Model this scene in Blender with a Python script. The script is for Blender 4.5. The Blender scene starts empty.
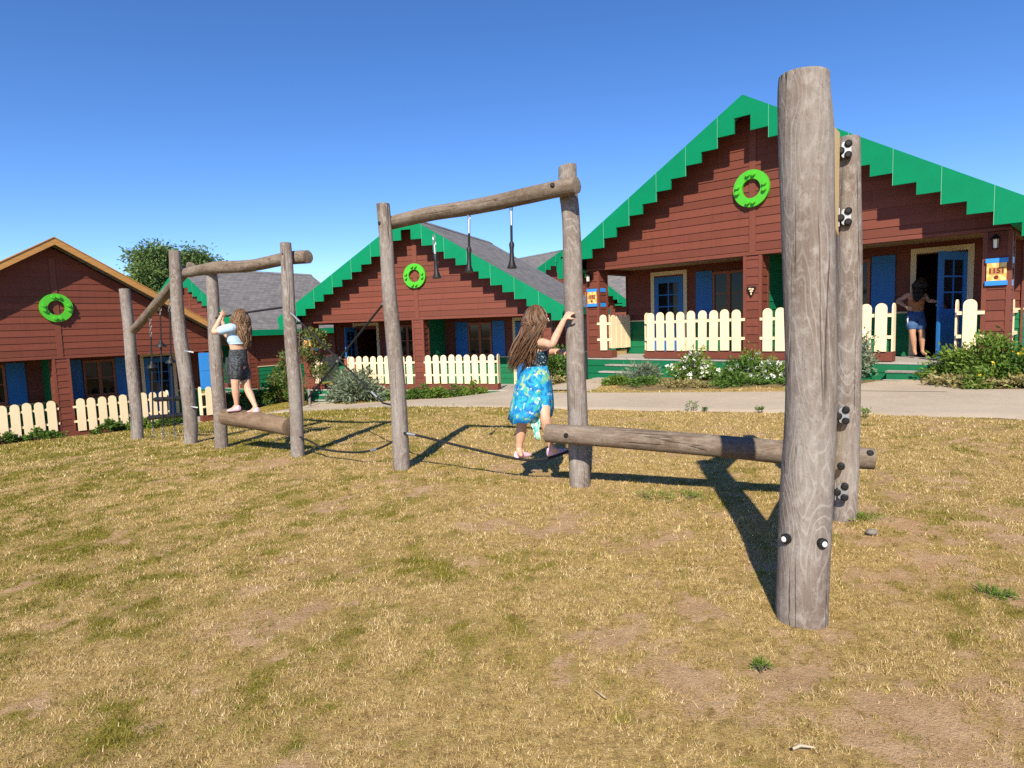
import bpy, bmesh, math, random
import numpy as np
from mathutils import Vector, Matrix, noise as mnoise
random.seed(7); rng = np.random.default_rng(11)
R = math.radians
S = bpy.context.scene
COL = S.collection

# ------------------------------------------------------------------ camera
CAM_H = 1.32
cd = bpy.data.cameras.new("camera"); cam = bpy.data.objects.new("camera", cd); COL.objects.link(cam)
cd.sensor_width = 36.0; cd.lens = 36.0 * 640.0 / 1024.0; cd.clip_start = 0.05; cd.clip_end = 3000
cR = Vector((0.9994715, -0.00300758, -0.03236767)); cU = Vector((0.03250711, 0.09247168, 0.99518454)); cF = Vector((0.0, 0.99571077, -0.09252057))
m = Matrix.Identity(4)
for i in range(3):
    m[i][0] = cR[i]; m[i][1] = cU[i]; m[i][2] = -cF[i]
m[2][3] = CAM_H
cam.matrix_world = m
S.camera = cam

# ------------------------------------------------------------------ light
SUN_AZ, SUN_EL = R(9.0), R(39.0)
ld = Vector((math.sin(SUN_AZ) * math.cos(SUN_EL), math.cos(SUN_AZ) * math.cos(SUN_EL), -math.sin(SUN_EL)))
sl = bpy.data.lights.new("sun", 'SUN'); sl.energy = 5.0; sl.angle = R(0.55); sl.color = (1.0, 0.91, 0.74)
so = bpy.data.objects.new("sun", sl); COL.objects.link(so); so.rotation_euler = ld.to_track_quat('-Z', 'Y').to_euler(); so.location = (0, -20, 30)
W = bpy.data.worlds.new("World"); S.world = W; W.use_nodes = True
wn = W.node_tree.nodes; wl = W.node_tree.links
bg = wn["Background"]; bg.inputs[1].default_value = 0.085
sk = wn.new("ShaderNodeTexSky"); sk.sky_type = 'NISHITA'; sk.sun_disc = False
sk.sun_elevation = SUN_EL; sk.sun_rotation = R(189.0); sk.air_density = 1.0; sk.dust_density = 0.0; sk.ozone_density = 4.0; sk.altitude = 2200
hs = wn.new('ShaderNodeHueSaturation'); hs.inputs['Saturation'].default_value = 1.19; hs.inputs['Hue'].default_value = 0.508; hs.inputs['Value'].default_value = 1.42; wl.new(sk.outputs[0], hs.inputs['Color']); wl.new(hs.outputs[0], bg.inputs[0])
S.view_settings.view_transform = 'Standard'; S.view_settings.look = 'None'
S.view_settings.exposure = 0.6; S.view_settings.gamma = 1.0; S.view_settings.use_curve_mapping = False
S.render.engine = 'CYCLES'
S.cycles.max_bounces = 6; S.cycles.use_denoising = False

# ------------------------------------------------------------------ object helpers
def tag(o, label=None, cat=None, group=None, kind=None):
    if label: o["label"] = label
    if cat: o["category"] = cat
    if group: o["group"] = group
    if kind: o["kind"] = kind
    return o
def empty(name, loc, rz=0.0, label=None, cat=None, group=None):
    o = bpy.data.objects.new(name, None); COL.objects.link(o); o.location = loc; o.rotation_euler = (0, 0, rz); o.empty_display_size = 0.2
    return tag(o, label, cat, group)
def link(name, me, parent=None, loc=(0, 0, 0), rot=(0, 0, 0)):
    o = bpy.data.objects.new(name, me); COL.objects.link(o)
    if parent: o.parent = parent
    o.location = loc; o.rotation_euler = rot
    return o

class MB:
    """collects faces; build() links them as one mesh object"""
    def __init__(s): s.v = []; s.f = []; s.m = []
    def add(s, vs, fs, mi=0):
        b = len(s.v); s.v += [tuple(v) for v in vs]
        for f in fs: s.f.append(tuple(b + i for i in f)); s.m.append(mi)
        return s
    def box(s, x0, x1, y0, y1, z0, z1, mi=0):
        v = [(x, y, z) for z in (z0, z1) for y in (y0, y1) for x in (x0, x1)]
        return s.add(v, [(0, 2, 3, 1), (4, 5, 7, 6), (0, 1, 5, 4), (2, 6, 7, 3), (0, 4, 6, 2), (1, 3, 7, 5)], mi)
    def prism(s, poly, T, o0, o1, mi=0):
        """poly [(u,z)] counter-clockwise seen from the front, extruded from depth o0 (front) to o1; T maps (u, out, z)"""
        n = len(poly)
        v = [T(u, o0, z) for u, z in poly] + [T(u, o1, z) for u, z in poly]
        f = [tuple(range(n)), tuple(range(2 * n - 1, n - 1, -1))]
        f += [(i, i + n, (i + 1) % n + n, (i + 1) % n) for i in range(n)]
        return s.add(v, f, mi)
    def tube(s, pts, rad, n=10, mi=0, caps='flat', flat=1.0, up=None):
        pts = [Vector(p) for p in pts]
        if not hasattr(rad, '__len__'): rad = [rad] * len(pts)
        rad = list(rad)
        if caps == 'round':
            a = (pts[0] - pts[1]).normalized(); b = (pts[-1] - pts[-2]).normalized(); r0, r1 = rad[0], rad[-1]
            pts = [pts[0] + a * r0 * .98, pts[0] + a * r0 * .7] + pts + [pts[-1] + b * r1 * .7, pts[-1] + b * r1 * .98]
            rad = [r0 * .25, r0 * .72] + rad + [r1 * .72, r1 * .25]
        t0 = (pts[1] - pts[0]).normalized()
        u = Vector(up) if up is not None else (Vector((1, 0, 0)) if abs(t0.x) < .8 else Vector((0, 1, 0)))
        vs = []
        for i, p in enumerate(pts):
            t = (pts[min(i + 1, len(pts) - 1)] - pts[max(i - 1, 0)])
            if t.length < 1e-9: t = t0
            t.normalize(); u = (u - t * u.dot(t)).normalized(); w = t.cross(u)
            for k in range(n):
                a = 2 * math.pi * k / n
                vs.append(p + u * (math.cos(a) * rad[i]) + w * (math.sin(a) * rad[i] * flat))
        fs = []
        for i in range(len(pts) - 1):
            for k in range(n):
                fs.append((i * n + k, i * n + (k + 1) % n, (i + 1) * n + (k + 1) % n, (i + 1) * n + k))
        fs.append(tuple(range(n - 1, -1, -1))); fs.append(tuple((len(pts) - 1) * n + k for k in range(n)))
        return s.add(vs, fs, mi)
    def loft(s, rings, mi=0, caps=True, n=20):
        """rings: (centre, A, B) with A,B half-axis vectors"""
        vs = []
        for c, A, B in rings:
            c, A, B = Vector(c), Vector(A), Vector(B)
            for k in range(n):
                a = 2 * math.pi * k / n; vs.append(c + A * math.cos(a) + B * math.sin(a))
        fs = []
        for i in range(len(rings) - 1):
            for k in range(n): fs.append((i * n + k, i * n + (k + 1) % n, (i + 1) * n + (k + 1) % n, (i + 1) * n + k))
        if caps: fs.append(tuple(range(n - 1, -1, -1))); fs.append(tuple((len(rings) - 1) * n + k for k in range(n)))
        return s.add(vs, fs, mi)
    def ball(s, c, ax, nu=16, nv=10, mi=0):
        """ax: three half-axis vectors"""
        c = Vector(c); A, B, Cc = [Vector(a) for a in ax]
        vs = [c - Cc]
        for j in range(1, nv):
            ph = -math.pi / 2 + math.pi * j / nv
            for k in range(nu):
                a = 2 * math.pi * k / nu
                vs.append(c + (A * math.cos(a) + B * math.sin(a)) * math.cos(ph) + Cc * math.sin(ph))
        vs.append(c + Cc); fs = []
        for k in range(nu): fs.append((0, 1 + (k + 1) % nu, 1 + k))
        for j in range(nv - 2):
            for k in range(nu): a = 1 + j * nu; fs.append((a + k, a + (k + 1) % nu, a + nu + (k + 1) % nu, a + nu + k))
        a = 1 + (nv - 2) * nu; top = len(vs) - 1
        for k in range(nu): fs.append((a + k, a + (k + 1) % nu, top))
        return s.add(vs, fs, mi)
    def mesh(s, name, mats, smooth=False, sharp=None):
        me = bpy.data.meshes.new(name); me.from_pydata(s.v, [], s.f)
        for x in (mats if isinstance(mats, (list, tuple)) else [mats]): me.materials.append(x)
        if any(s.m): me.polygons.foreach_set('material_index', s.m)
        bm = bmesh.new(); bm.from_mesh(me); bmesh.ops.recalc_face_normals(bm, faces=bm.faces); bm.to_mesh(me); bm.free()
        if smooth:
            me.polygons.foreach_set('use_smooth', [True] * len(me.polygons))
            if sharp is not None: me.set_sharp_from_angle(angle=R(sharp))
        me.update(); return me
    def build(s, name, mats, parent=None, loc=(0, 0, 0), rot=(0, 0, 0), smooth=False, sharp=None, bevel=0):
        o = link(name, s.mesh(name, mats, smooth, sharp), parent, loc, rot)
        if bevel:
            b = o.modifiers.new("bevel", 'BEVEL'); b.width = bevel; b.segments = 2; b.limit_method = 'ANGLE'; b.angle_limit = R(40)
        return o

def np_mesh(name, V, F, mats, attrs=None, smooth=False):
    """fast mesh from numpy; F (n,3) or (n,4); attrs {name:(domain,values)}"""
    me = bpy.data.meshes.new(name); k = F.shape[1]
    me.vertices.add(len(V)); me.vertices.foreach_set('co', np.ascontiguousarray(V, dtype=np.float32).ravel())
    me.loops.add(F.size); me.loops.foreach_set('vertex_index', np.ascontiguousarray(F, dtype=np.int32).ravel())
    me.polygons.add(len(F)); me.polygons.foreach_set('loop_start', np.arange(0, F.size, k, dtype=np.int32))
    if smooth: me.polygons.foreach_set('use_smooth', np.ones(len(F), dtype=bool))
    for x in (mats if isinstance(mats, (list, tuple)) else [mats]): me.materials.append(x)
    for an, (dom, val) in (attrs or {}).items():
        a = me.attributes.new(an, 'FLOAT', dom); a.data.foreach_set('value', np.ascontiguousarray(val, dtype=np.float32))
    me.update(calc_edges=True); return me

# ------------------------------------------------------------------ materials
class NT:
    def __init__(s, name):
        s.mat = bpy.data.materials.new(name); s.mat.use_nodes = True; s.t = s.mat.node_tree
        s.b = s.t.nodes["Principled BSDF"]
    def n(s, t, **kw):
        x = s.t.nodes.new(t)
        for k, v in kw.items():
            if k.startswith('i_'):
                key = k[2:]; key = int(key) if key.isdigit() else key
                x.inputs[key].default_value = v
            else: setattr(x, k, v)
        return x
    def l(s, a, b): s.t.links.new(a, b)
    def coord(s, scale=(1, 1, 1), rand=True):
        tc = s.n('ShaderNodeTexCoord'); mp = s.n('ShaderNodeMapping'); mp.inputs['Scale'].default_value = scale
        if rand:
            oi = s.n('ShaderNodeObjectInfo'); mu = s.n('ShaderNodeMath', operation='MULTIPLY', i_1=37.0); s.l(oi.outputs['Random'], mu.inputs[0])
            va = s.n('ShaderNodeVectorMath', operation='ADD'); s.l(tc.outputs['Object'], va.inputs[0]); s.l(mu.outputs[0], va.inputs[1]); s.l(va.outputs[0], mp.inputs[0])
        else: s.l(tc.outputs['Object'], mp.inputs[0])
        return mp.outputs[0]
    def noise(s, co, scale, detail=4, rough=.55, dist=0):
        x = s.n('ShaderNodeTexNoise'); x.inputs['Scale'].default_value = scale; x.inputs['Detail'].default_value = detail
        x.inputs['Roughness'].default_value = rough; x.inputs['Distortion'].default_value = dist; s.l(co, x.inputs['Vector']); return x.outputs[0]
    def ramp(s, fac, stops):
        r = s.n('ShaderNodeValToRGB'); e = r.color_ramp.elements
        while len(e) < len(stops): e.new(.5)
        for el, (p, c) in zip(e, stops): el.position = p; el.color = (c[0], c[1], c[2], 1) if hasattr(c, '__len__') else (c, c, c, 1)
        s.l(fac, r.inputs[0]); return r.outputs[0]
    def mix(s, fac, a, b, mode='MIX'):
        x = s.n('ShaderNodeMix', data_type='RGBA', blend_type=mode)
        for sock, val in ((x.inputs[0], fac), (x.inputs[6], a), (x.inputs[7], b)):
            if hasattr(val, 'is_output'): s.l(val, sock)
            elif hasattr(val, '__len__'): sock.default_value = (val[0], val[1], val[2], 1)
            else: sock.default_value = val
        return x.outputs[2]
    def math(s, op, a, b=0.0, c=0.0, clamp=False):
        x = s.n('ShaderNodeMath', operation=op, use_clamp=clamp)
        for i, val in enumerate((a, b, c)):
            if hasattr(val, 'is_output'): s.l(val, x.inputs[i])
            else: x.inputs[i].default_value = val
        return x.outputs[0]
    def attr(s, name): x = s.n('ShaderNodeAttribute', attribute_name=name); return x.outputs['Fac']
    def bump(s, h, strength=.3, dist=.01):
        x = s.n('ShaderNodeBump'); x.inputs['Strength'].default_value = strength; x.inputs['Distance'].default_value = dist
        s.l(h, x.inputs['Height']); s.l(x.outputs[0], s.b.inputs['Normal'])
    def done(s, col, rough=.7, spec=.3, metal=0.0):
        if hasattr(col, 'is_output'): s.l(col, s.b.inputs['Base Color'])
        else: s.b.inputs['Base Color'].default_value = (*col, 1)
        if hasattr(rough, 'is_output'): s.l(rough, s.b.inputs['Roughness'])
        else: s.b.inputs['Roughness'].default_value = rough
        s.b.inputs['Specular IOR Level'].default_value = spec; s.b.inputs['Metallic'].default_value = metal
        return s.mat
def sc(c, k): return tuple(min(1, x * k) for x in c)
def paint(name, c, rough=.55, var=.14, scale=6, spec=.3, stretch=(1, 1, 1), bump=.06, dirt=.0, metal=0.0):
    t = NT(name); co = t.coord(stretch); a = t.noise(co, scale, 6, .65)
    col = t.ramp(a, [(.25, sc(c, 1 - var)), (.75, sc(c, 1 + var))])
    if dirt:
        d = t.noise(co, scale * .35, 5, .7); f = t.ramp(d, [(.52, 0.0), (.75, dirt)]); col = t.mix(f, col, (.16, .12, .08))
    if bump: t.bump(t.noise(co, scale * 7, 4, .6), bump, .01)
    return t.done(col, rough, spec, metal)
def cladding(name, c, pitch, var=.2):
    t = NT(name); tc = t.n('ShaderNodeTexCoord'); sp = t.n('ShaderNodeSeparateXYZ'); t.l(tc.outputs['Object'], sp.inputs[0])
    row = t.math('FLOOR', t.math('DIVIDE', sp.outputs['Z'], pitch)); wn_ = t.n('ShaderNodeTexWhiteNoise', noise_dimensions='1D'); t.l(row, wn_.inputs['W'])
    co = t.coord((.8, .8, 9)); g = t.noise(co, 5, 6, .7); blot = t.noise(t.coord((.5, .5, .8)), 1.6, 4, .6)
    stain = t.noise(t.coord((5, 5, .5)), 2.4, 5, .7)
    fac = t.math('ADD', t.math('MULTIPLY', wn_.outputs['Value'], .45), t.math('ADD', t.math('MULTIPLY', g, .45), t.math('MULTIPLY', blot, .3)))
    col = t.ramp(fac, [(.25, sc(c, 1 - var)), (.6, c), (.95, sc(c, 1 + var * 1.15))])
    col = t.mix(t.ramp(stain, [(.53, 0.0), (.72, .38)]), col, sc(c, .5))
    t.bump(t.noise(t.coord((1, 1, 12)), 22, 5, .7), .25, .004)
    return t.done(col, .62, .25)
def post_wood(name, light, dark, line, sz=.24, knots=1.0):
    t = NT(name); co = t.coord((1, 1, sz)); co2 = t.coord((1, 1, .06))
    f = t.noise(co, 5.5, 1.6, .4, .25)
    ring = t.math('PINGPONG', t.math('MULTIPLY', f, 46.0), 1.0)
    lines = t.ramp(ring, [(.0, 1.0), (.12, .75), (.32, 0.0)])
    streak = t.noise(co2, 46, 5, .7); blot = t.noise(t.coord((1, 1, .4)), 4, 5, .7)
    base = t.mix(t.ramp(blot, [(.36, 0.0), (.64, 1.0)]), dark, light)
    base = t.mix(t.ramp(streak, [(.3, .5), (.58, 0.0)]), base, sc(dark, .66))
    speck = t.noise(t.coord((1, 1, .6)), 75, 4, .8); mott = t.noise(t.coord((1, 1, .7)), 22, 4, .7)
    base = t.mix(t.ramp(mott, [(.5, 0.0), (.68, .5)]), base, line)
    vis = t.math('MULTIPLY', lines, t.ramp(t.noise(t.coord((1, 1, .4)), 3.4, 2, .5), [(.34, .12), (.58, .55 * knots)]))
    col = t.mix(vis, base, line)
    col = t.mix(t.ramp(speck, [(.32, .5), (.45, 0.0)]), col, sc(dark, .5))
    crk = t.noise(t.coord((1, 1, .03)), 13, 2, .4); crack = t.ramp(crk, [(.490, 0.0), (.498, 1.0), (.502, 1.0), (.510, 0.0)])
    gate = t.ramp(t.noise(t.coord((1, 1, .5)), 3, 2, .5), [(.5, 0.0), (.57, 1.0)])
    cf = t.math('MULTIPLY', crack, gate); col = t.mix(t.math('MULTIPLY', cf, .75), col, sc(dark, .25))
    h = t.math('SUBTRACT', t.math('ADD', t.math('MULTIPLY', streak, .9), t.math('ADD', t.math('MULTIPLY', vis, .35), t.math('MULTIPLY', speck, .5))), t.math('MULTIPLY', cf, 1.6)); t.bump(h, .6, .007)
    return t.done(col, .85, .15)

M = {}
PITCH = .178
BROWN = (.150, .042, .026)
M['clad'] = cladding('brown_cladding', BROWN, PITCH)
M['trim'] = paint('brown_trim', (.162, .047, .029), .6, .12, 5, stretch=(1, 1, .2))
M['greenclad'] = cladding('green_cladding', (.005, .14, .056), PITCH, .16)
M['green'] = paint('green_board', (.001, .20, .088), .6, .09, 2.2, spec=.12, bump=.05)
M['lit_seam'] = paint('painted_lit_joint', (.16, .42, .28), .5, .05)  # pale colour stands in for sunlight caught in the gaps between bargeboard panels
M['lime'] = paint('lime_plastic', (.065, .43, .018), .42, .05, 3, spec=.5, bump=0)
M['cream'] = paint('cream_paint', (.84, .665, .435), .6, .07, 3, stretch=(1, 1, .25), bump=.1, dirt=.22)
M['creamtrim'] = paint('cream_trim', (.62, .52, .33), .6, .06, 3)
M['blue'] = paint('blue_paint', (.018, .135, .40), .5, .1, 4, stretch=(1, 1, .2))
M['brightblue'] = paint('bright_blue_plastic', (.035, .24, .66), .4, .05)
M['timber'] = paint('orange_timber', (.40, .205, .065), .65, .25, 8, stretch=(.3, 3, 3), bump=.12)
M['winframe'] = paint('red_brown_frame', (.27, .09, .045), .5, .1)
M['ceiling'] = paint('porch_ceiling', (.30, .20, .10), .7, .08)
M['black'] = paint('black_rubber', (.012, .012, .013), .5, .2, 20, bump=.1)
M['rope'] = paint('black_rope', (.014, .014, .016), .75, .3, 60, bump=.3)
M['steel'] = paint('galvanised_steel', (.42, .44, .46), .5, .1, 14, metal=.85, bump=.04)
M['chain'] = paint('dull_chain', (.20, .20, .20), .5, .2, 14, metal=.7, bump=.04)
M['white'] = paint('white_plastic', (.8, .8, .78), .4, .03)
M['tan'] = paint('tan_board', (.60, .43, .20), .6, .12, 6, stretch=(1, 1, .2))
M['redwood'] = paint('reddish_chair_wood', (.30, .085, .05), .55, .12, 6)
M['brass'] = paint('dark_lantern_metal', (.03, .026, .022), .4, .1, metal=.6)
M['stone'] = paint('grey_stone', (.20, .18, .16), .85, .25, 14, bump=.5)
M['stick'] = paint('pale_stick', (.40, .34, .25), .85, .15, 20)
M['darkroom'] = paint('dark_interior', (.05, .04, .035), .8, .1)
def glass(name):
    t = NT(name); return t.done((.008, .010, .012), .05, .28)
M['glass'] = glass('window_glass')
def lampglass():
    t = NT('lantern_glass'); return t.done((.75, .70, .58), .12, .7)
M['lampglass'] = lampglass()
M['post'] = post_wood('weathered_post', (.265, .235, .215), (.165, .126, .104), (.36, .33, .305))
M['beam'] = post_wood('weathered_beam', (.24, .195, .155), (.13, .092, .066), (.30, .25, .21), .3, .5)
M['log'] = post_wood('brown_log', (.235, .165, .11), (.13, .08, .05), (.28, .21, .15), .25, .4)
def roofmat():
    t = NT('grey_shingles'); tc = t.n('ShaderNodeTexCoord'); mp = t.n('ShaderNodeMapping'); mp.inputs['Rotation'].default_value = (0, 0, R(90)); t.l(tc.outputs['Object'], mp.inputs[0])
    br = t.n('ShaderNodeTexBrick'); br.offset = .5; br.inputs['Scale'].default_value = 1.0
    br.inputs['Brick Width'].default_value = .30; br.inputs['Row Height'].default_value = .155; br.inputs['Mortar Size'].default_value = .012; br.inputs['Mortar Smooth'].default_value = .3
    br.inputs['Color1'].default_value = (.11, .107, .112, 1); br.inputs['Color2'].default_value = (.19, .18, .182, 1); br.inputs['Mortar'].default_value = (.05, .048, .05, 1)
    t.l(mp.outputs[0], br.inputs['Vector'])
    nz = t.noise(t.coord((1, 1, 1)), 3.5, 5, .7); col = t.mix(t.ramp(nz, [(.3, 0.0), (.7, .5)]), br.outputs['Color'], (.21, .195, .19))
    t.bump(br.outputs['Fac'], -.6, .02)
    return t.done(col, .85, .2)
M['roof'] = roofmat()
def deckmat():
    t = NT('grey_deck_boards'); tc = t.n('ShaderNodeTexCoord'); sp = t.n('ShaderNodeSeparateXYZ'); t.l(tc.outputs['Object'], sp.inputs[0])
    fr = t.math('FRACT', t.math('DIVIDE', sp.outputs['Y'], .14)); gap = t.ramp(fr, [(.0, 1.0), (.05, 0.0)])
    nz = t.noise(t.coord((.6, 8, 1)), 6, 5, .7); col = t.ramp(nz, [(.3, (.30, .27, .24)), (.7, (.44, .40, .36))]); col = t.mix(gap, col, (.06, .05, .045))
    return t.done(col, .8, .2)
M['deck'] = deckmat()
def pathmat():
    t = NT('path_concrete'); co = t.coord((1, 1, 1), False)
    a = t.noise(co, .7, 5, .6); b = t.noise(co, 90, 3, .8); c = t.noise(co, 6, 5, .7)
    col = t.ramp(a, [(.3, (.40, .325, .245)), (.7, (.49, .405, .31))]); col = t.mix(t.ramp(b, [(.35, .5), (.5, 0.0)]), col, (.30, .245, .195)); col = t.mix(t.ramp(c, [(.5, 0.0), (.72, .4)]), col, (.55, .465, .365))
    t.bump(b, .3, .01); return t.done(col, .9, .15)
M['path'] = pathmat()
def leafmat(name, c1, c2, rough=.55, trans=.25):
    t = NT(name); v = t.attr('tone'); col = t.ramp(v, [(0.0, c1), (1.0, c2)]); t.done(col, rough, .3)
    tr = t.n('ShaderNodeBsdfTranslucent'); t.l(col, tr.inputs[0]); mx = t.n('ShaderNodeMixShader'); mx.inputs[0].default_value = trans
    out = t.t.nodes['Material Output']; t.l(t.b.outputs[0], mx.inputs[1]); t.l(tr.outputs[0], mx.inputs[2]); t.l(mx.outputs[0], out.inputs[0]); return t.mat
M['leaf_green'] = leafmat('green_leaves', (.035, .075, .012), (.12, .22, .035))
M['leaf_bright'] = leafmat('bright_leaves', (.06, .12, .015), (.20, .30, .045))
M['leaf_grey'] = leafmat('grey_green_leaves', (.08, .12, .07), (.30, .36, .24))
M['leaf_tree'] = leafmat('tree_leaves', (.05, .10, .028), (.17, .25, .07))
M['leaf_pine'] = leafmat('olive_leaves', (.05, .075, .018), (.17, .20, .05))
M['leaf_dry'] = leafmat('dry_stems', (.16, .15, .045), (.42, .34, .15))
M['petal'] = leafmat('white_petals', (.72, .72, .66), (.85, .85, .80))
M['petal_y'] = leafmat('yellow_petals', (.7, .5, .03), (.8, .62, .08))
M['bark'] = paint('bark', (.13, .095, .065), .9, .3, 12, stretch=(1, 1, .3), bump=.5)
def grassmat():
    t = NT('grass_blades'); v = t.attr('tone')
    col = t.ramp(v, [(0.0, (.12, .065, .025)), (.06, (.15, .085, .03)), (.10, (.095, .12, .014)), (.34, (.26, .225, .03)), (.55, (.50, .37, .125)), (.8, (.65, .47, .215)), (1.0, (.86, .70, .42))]); t.done(col, .7, .15)
    tr = t.n('ShaderNodeBsdfTranslucent'); t.l(col, tr.inputs[0]); mx = t.n('ShaderNodeMixShader'); mx.inputs[0].default_value = .25
    out = t.t.nodes['Material Output']; t.l(t.b.outputs[0], mx.inputs[1]); t.l(tr.outputs[0], mx.inputs[2]); t.l(mx.outputs[0], out.inputs[0]); return t.mat
M['grass'] = grassmat()
def groundmat():
    t = NT('dry_lawn'); co = t.coord((1, 1, 1), False)
    bare, green, soil = t.attr('bare'), t.attr('green'), t.attr('soil')
    n1 = t.noise(co, 26, 5, .75); n2 = t.noise(co, 110, 4, .8); n3 = t.noise(co, 7, 5, .7)
    straw = t.ramp(n1, [(.3, (.22, .135, .05)), (.5, (.44, .30, .115)), (.72, (.64, .455, .21))])
    grn = t.ramp(n2, [(.3, (.14, .135, .018)), (.7, (.34, .27, .045))])
    g = t.math('ADD', t.math('MULTIPLY', green, .8), t.math('ADD', t.math('MULTIPLY', t.math('SUBTRACT', n1, .5), 1.3), t.math('MULTIPLY', t.math('SUBTRACT', n3, .5), .7))); col = t.mix(t.ramp(g, [(.35, 0.0), (.65, .9)]), straw, grn)
    drt = t.ramp(n2, [(.3, (.37, .225, .115)), (.7, (.57, .37, .20))]); drt = t.mix(t.ramp(n3, [(.45, 0.0), (.7, .6)]), drt, (.66, .46, .275))
    b = t.math('ADD', bare, t.math('ADD', t.math('MULTIPLY', t.math('SUBTRACT', n1, .5), 1.0), t.math('MULTIPLY', t.math('SUBTRACT', n3, .5), .8)))
    col = t.mix(t.ramp(b, [(.42, 0.0), (.62, 1.0)]), col, drt)
    sl_ = t.ramp(n3, [(.35, (.15, .10, .055)), (.5, (.26, .19, .10)), (.68, (.14, .15, .035))]); col = t.mix(soil, col, sl_)
    col = t.mix(t.ramp(n2, [(.28, .5), (.42, 0.0)]), col, (.11, .07, .028))
    t.bump(t.math('ADD', n2, n1), .8, .02); return t.done(col, .95, .08)
M['ground'] = groundmat()
def skin(name, c):
    t = NT(name); nz = t.noise(t.coord(), 18, 3, .5); col = t.ramp(nz, [(.3, sc(c, .93)), (.7, sc(c, 1.06))]); t.b.inputs['Subsurface Weight'].default_value = .08
    t.b.inputs['Subsurface Radius'].default_value = (.02, .008, .004); return t.done(col, .5, .35)
M['skin'] = skin('fair_skin', (.60, .345, .235)); M['skin2'] = skin('tanned_skin', (.50, .27, .175))
def hairmat(name, c1, c2):
    t = NT(name); v = t.attr('tone'); n = t.noise(t.coord((1, 1, .15)), 90, 3, .6); f = t.math('ADD', t.math('MULTIPLY', v, .7), t.math('MULTIPLY', n, .4)); return t.done(t.ramp(f, [(.2, c1), (.9, c2)]), .42, .45)
M['hair_brown'] = hairmat('long_brown_hair', (.030, .014, .007), (.19, .095, .045)); M['hair_fair'] = hairmat('light_brown_hair', (.04, .02, .009), (.21, .115, .055)); M['hair_dark'] = hairmat('dark_hair', (.012, .008, .007), (.05, .03, .02))
def dressmat():
    t = NT('blue_floral_fabric'); co = t.coord((1, 1, 1), False); a = t.noise(co, 8.5, 3, .6, .8); b = t.noise(co, 15, 4, .6, 1.2); c = t.noise(co, 11.3, 2, .5, .6)
    col = t.ramp(a, [(.28, (.008, .06, .20)), (.40, (.012, .17, .46)), (.5, (.03, .36, .66)), (.57, (.012, .19, .46)), (.75, (.006, .045, .16))])
    col = t.mix(t.ramp(b, [(.59, 0.0), (.62, .9)]), col, (.80, .84, .82)); col = t.mix(t.ramp(c, [(.575, 0.0), (.62, .85)]), col, (.34, .46, .15)); col = t.mix(t.ramp(t.noise(co, 19, 2, .5), [(.57, 0.0), (.61, .8)]), col, (.03, .36, .32))
    return t.done(col, .75, .2)
M['dress'] = dressmat()
def tailmat():
    t = NT('aqua_white_fabric'); a = t.noise(t.coord((1, 1, 1), False), 22, 3, .6, .8); return t.done(t.ramp(a, [(.4, (.05, .36, .38)), (.52, (.35, .62, .42)), (.6, (.82, .86, .82))]), .75, .2)
M['tail'] = tailmat()
def bodicemat():
    t = NT('navy_print_fabric'); a = t.noise(t.coord((1, 1, 1), False), 60, 2, .5); return t.done(t.ramp(a, [(.5, (.012, .018, .035)), (.6, (.03, .09, .12)), (.66, (.30, .45, .42))]), .8, .2)
M['bodice'] = bodicemat()
M['tee'] = paint('pale_blue_cotton', (.40, .56, .72), .85, .06, 10, bump=.1)
def shortsmat():
    t = NT('charcoal_pattern'); a = t.noise(t.coord((1, 1, 2)), 55, 3, .6); return t.done(t.ramp(a, [(.45, (.02, .022, .026)), (.6, (.11, .12, .13))]), .85, .15)
M['shorts'] = shortsmat()
M['denim'] = paint('denim', (.055, .115, .26), .85, .25, 40, bump=.15); M['pinkshoe'] = paint('pale_pink_rubber', (.80, .50, .60), .45, .05, 8)
M['rust'] = paint('rust_orange_top', (.50, .18, .06), .8, .1, 10); M['wet'] = paint('dark_cloth', (.03, .03, .035), .8, .1)
def signmat():
    t = NT('sunburst_sign'); tc = t.n('ShaderNodeTexCoord'); sp = t.n('ShaderNodeSeparateXYZ'); t.l(tc.outputs['Object'], sp.inputs[0])
    ang = t.math('ARCTAN2', sp.outputs['Z'], sp.outputs['X']); w = t.math('PINGPONG', t.math('MULTIPLY', ang, 2.2), 1.0); col = t.ramp(w, [(.3, (.82, .62, .24)), (.6, (.80, .40, .10))])
    return t.done(col, .5, .3)
M['sun_sign'] = signmat(); M['signred'] = paint('dark_red_letters', (.18, .02, .012), .5, .05)

# ------------------------------------------------------------------ terrain
H3 = (5.244, 13.888, 0.584, -0.75799); H2 = (-2.950, 20.582, -0.477, -0.33351); H1 = (-12.392, 17.635, -1.258, 0.829)
H5 = (-14.70, 29.76, -0.85, -0.626); H4 = (2.94, 38.5, 0.345, 0.564)
CP = np.array([(0,0,-1.32),(-3,2,-1.38),(3,2,-1.26),(-9,2,-1.6),(9,2,-1.14),(1.25,2.7,-1.30),(.5,5.15,-1.32),(-1.1,6.1,-1.35),(-2.45,7.1,-1.38),(-3.65,7.85,-1.42),(-4.3,8.4,-1.44),(-5.35,8.9,-1.49),
 (3,6,-1.27),(5,6,-1.2),(0,10,-1.5),(-8,8,-1.75),(2.05,16.9,-1.47),(5.24,13.9,-1.36),(8.4,10.9,-1.215),(10,18,-1.3),(-7.1,22,-2.42),(-2.95,20.6,-2.27),(1.2,19.1,-2.1),(-1,27,-2.3),
 (-12.4,17.6,-2.68),(-9.4,20.9,-2.78),(-15.4,14.4,-2.62),(-18,24,-2.8),(60,60,-1.5),(-60,60,-2.8),(60,-40,-1.2),(-60,-40,-2.2),(0,-40,-1.4),(0,100,-2.2)], dtype=float)
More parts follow.
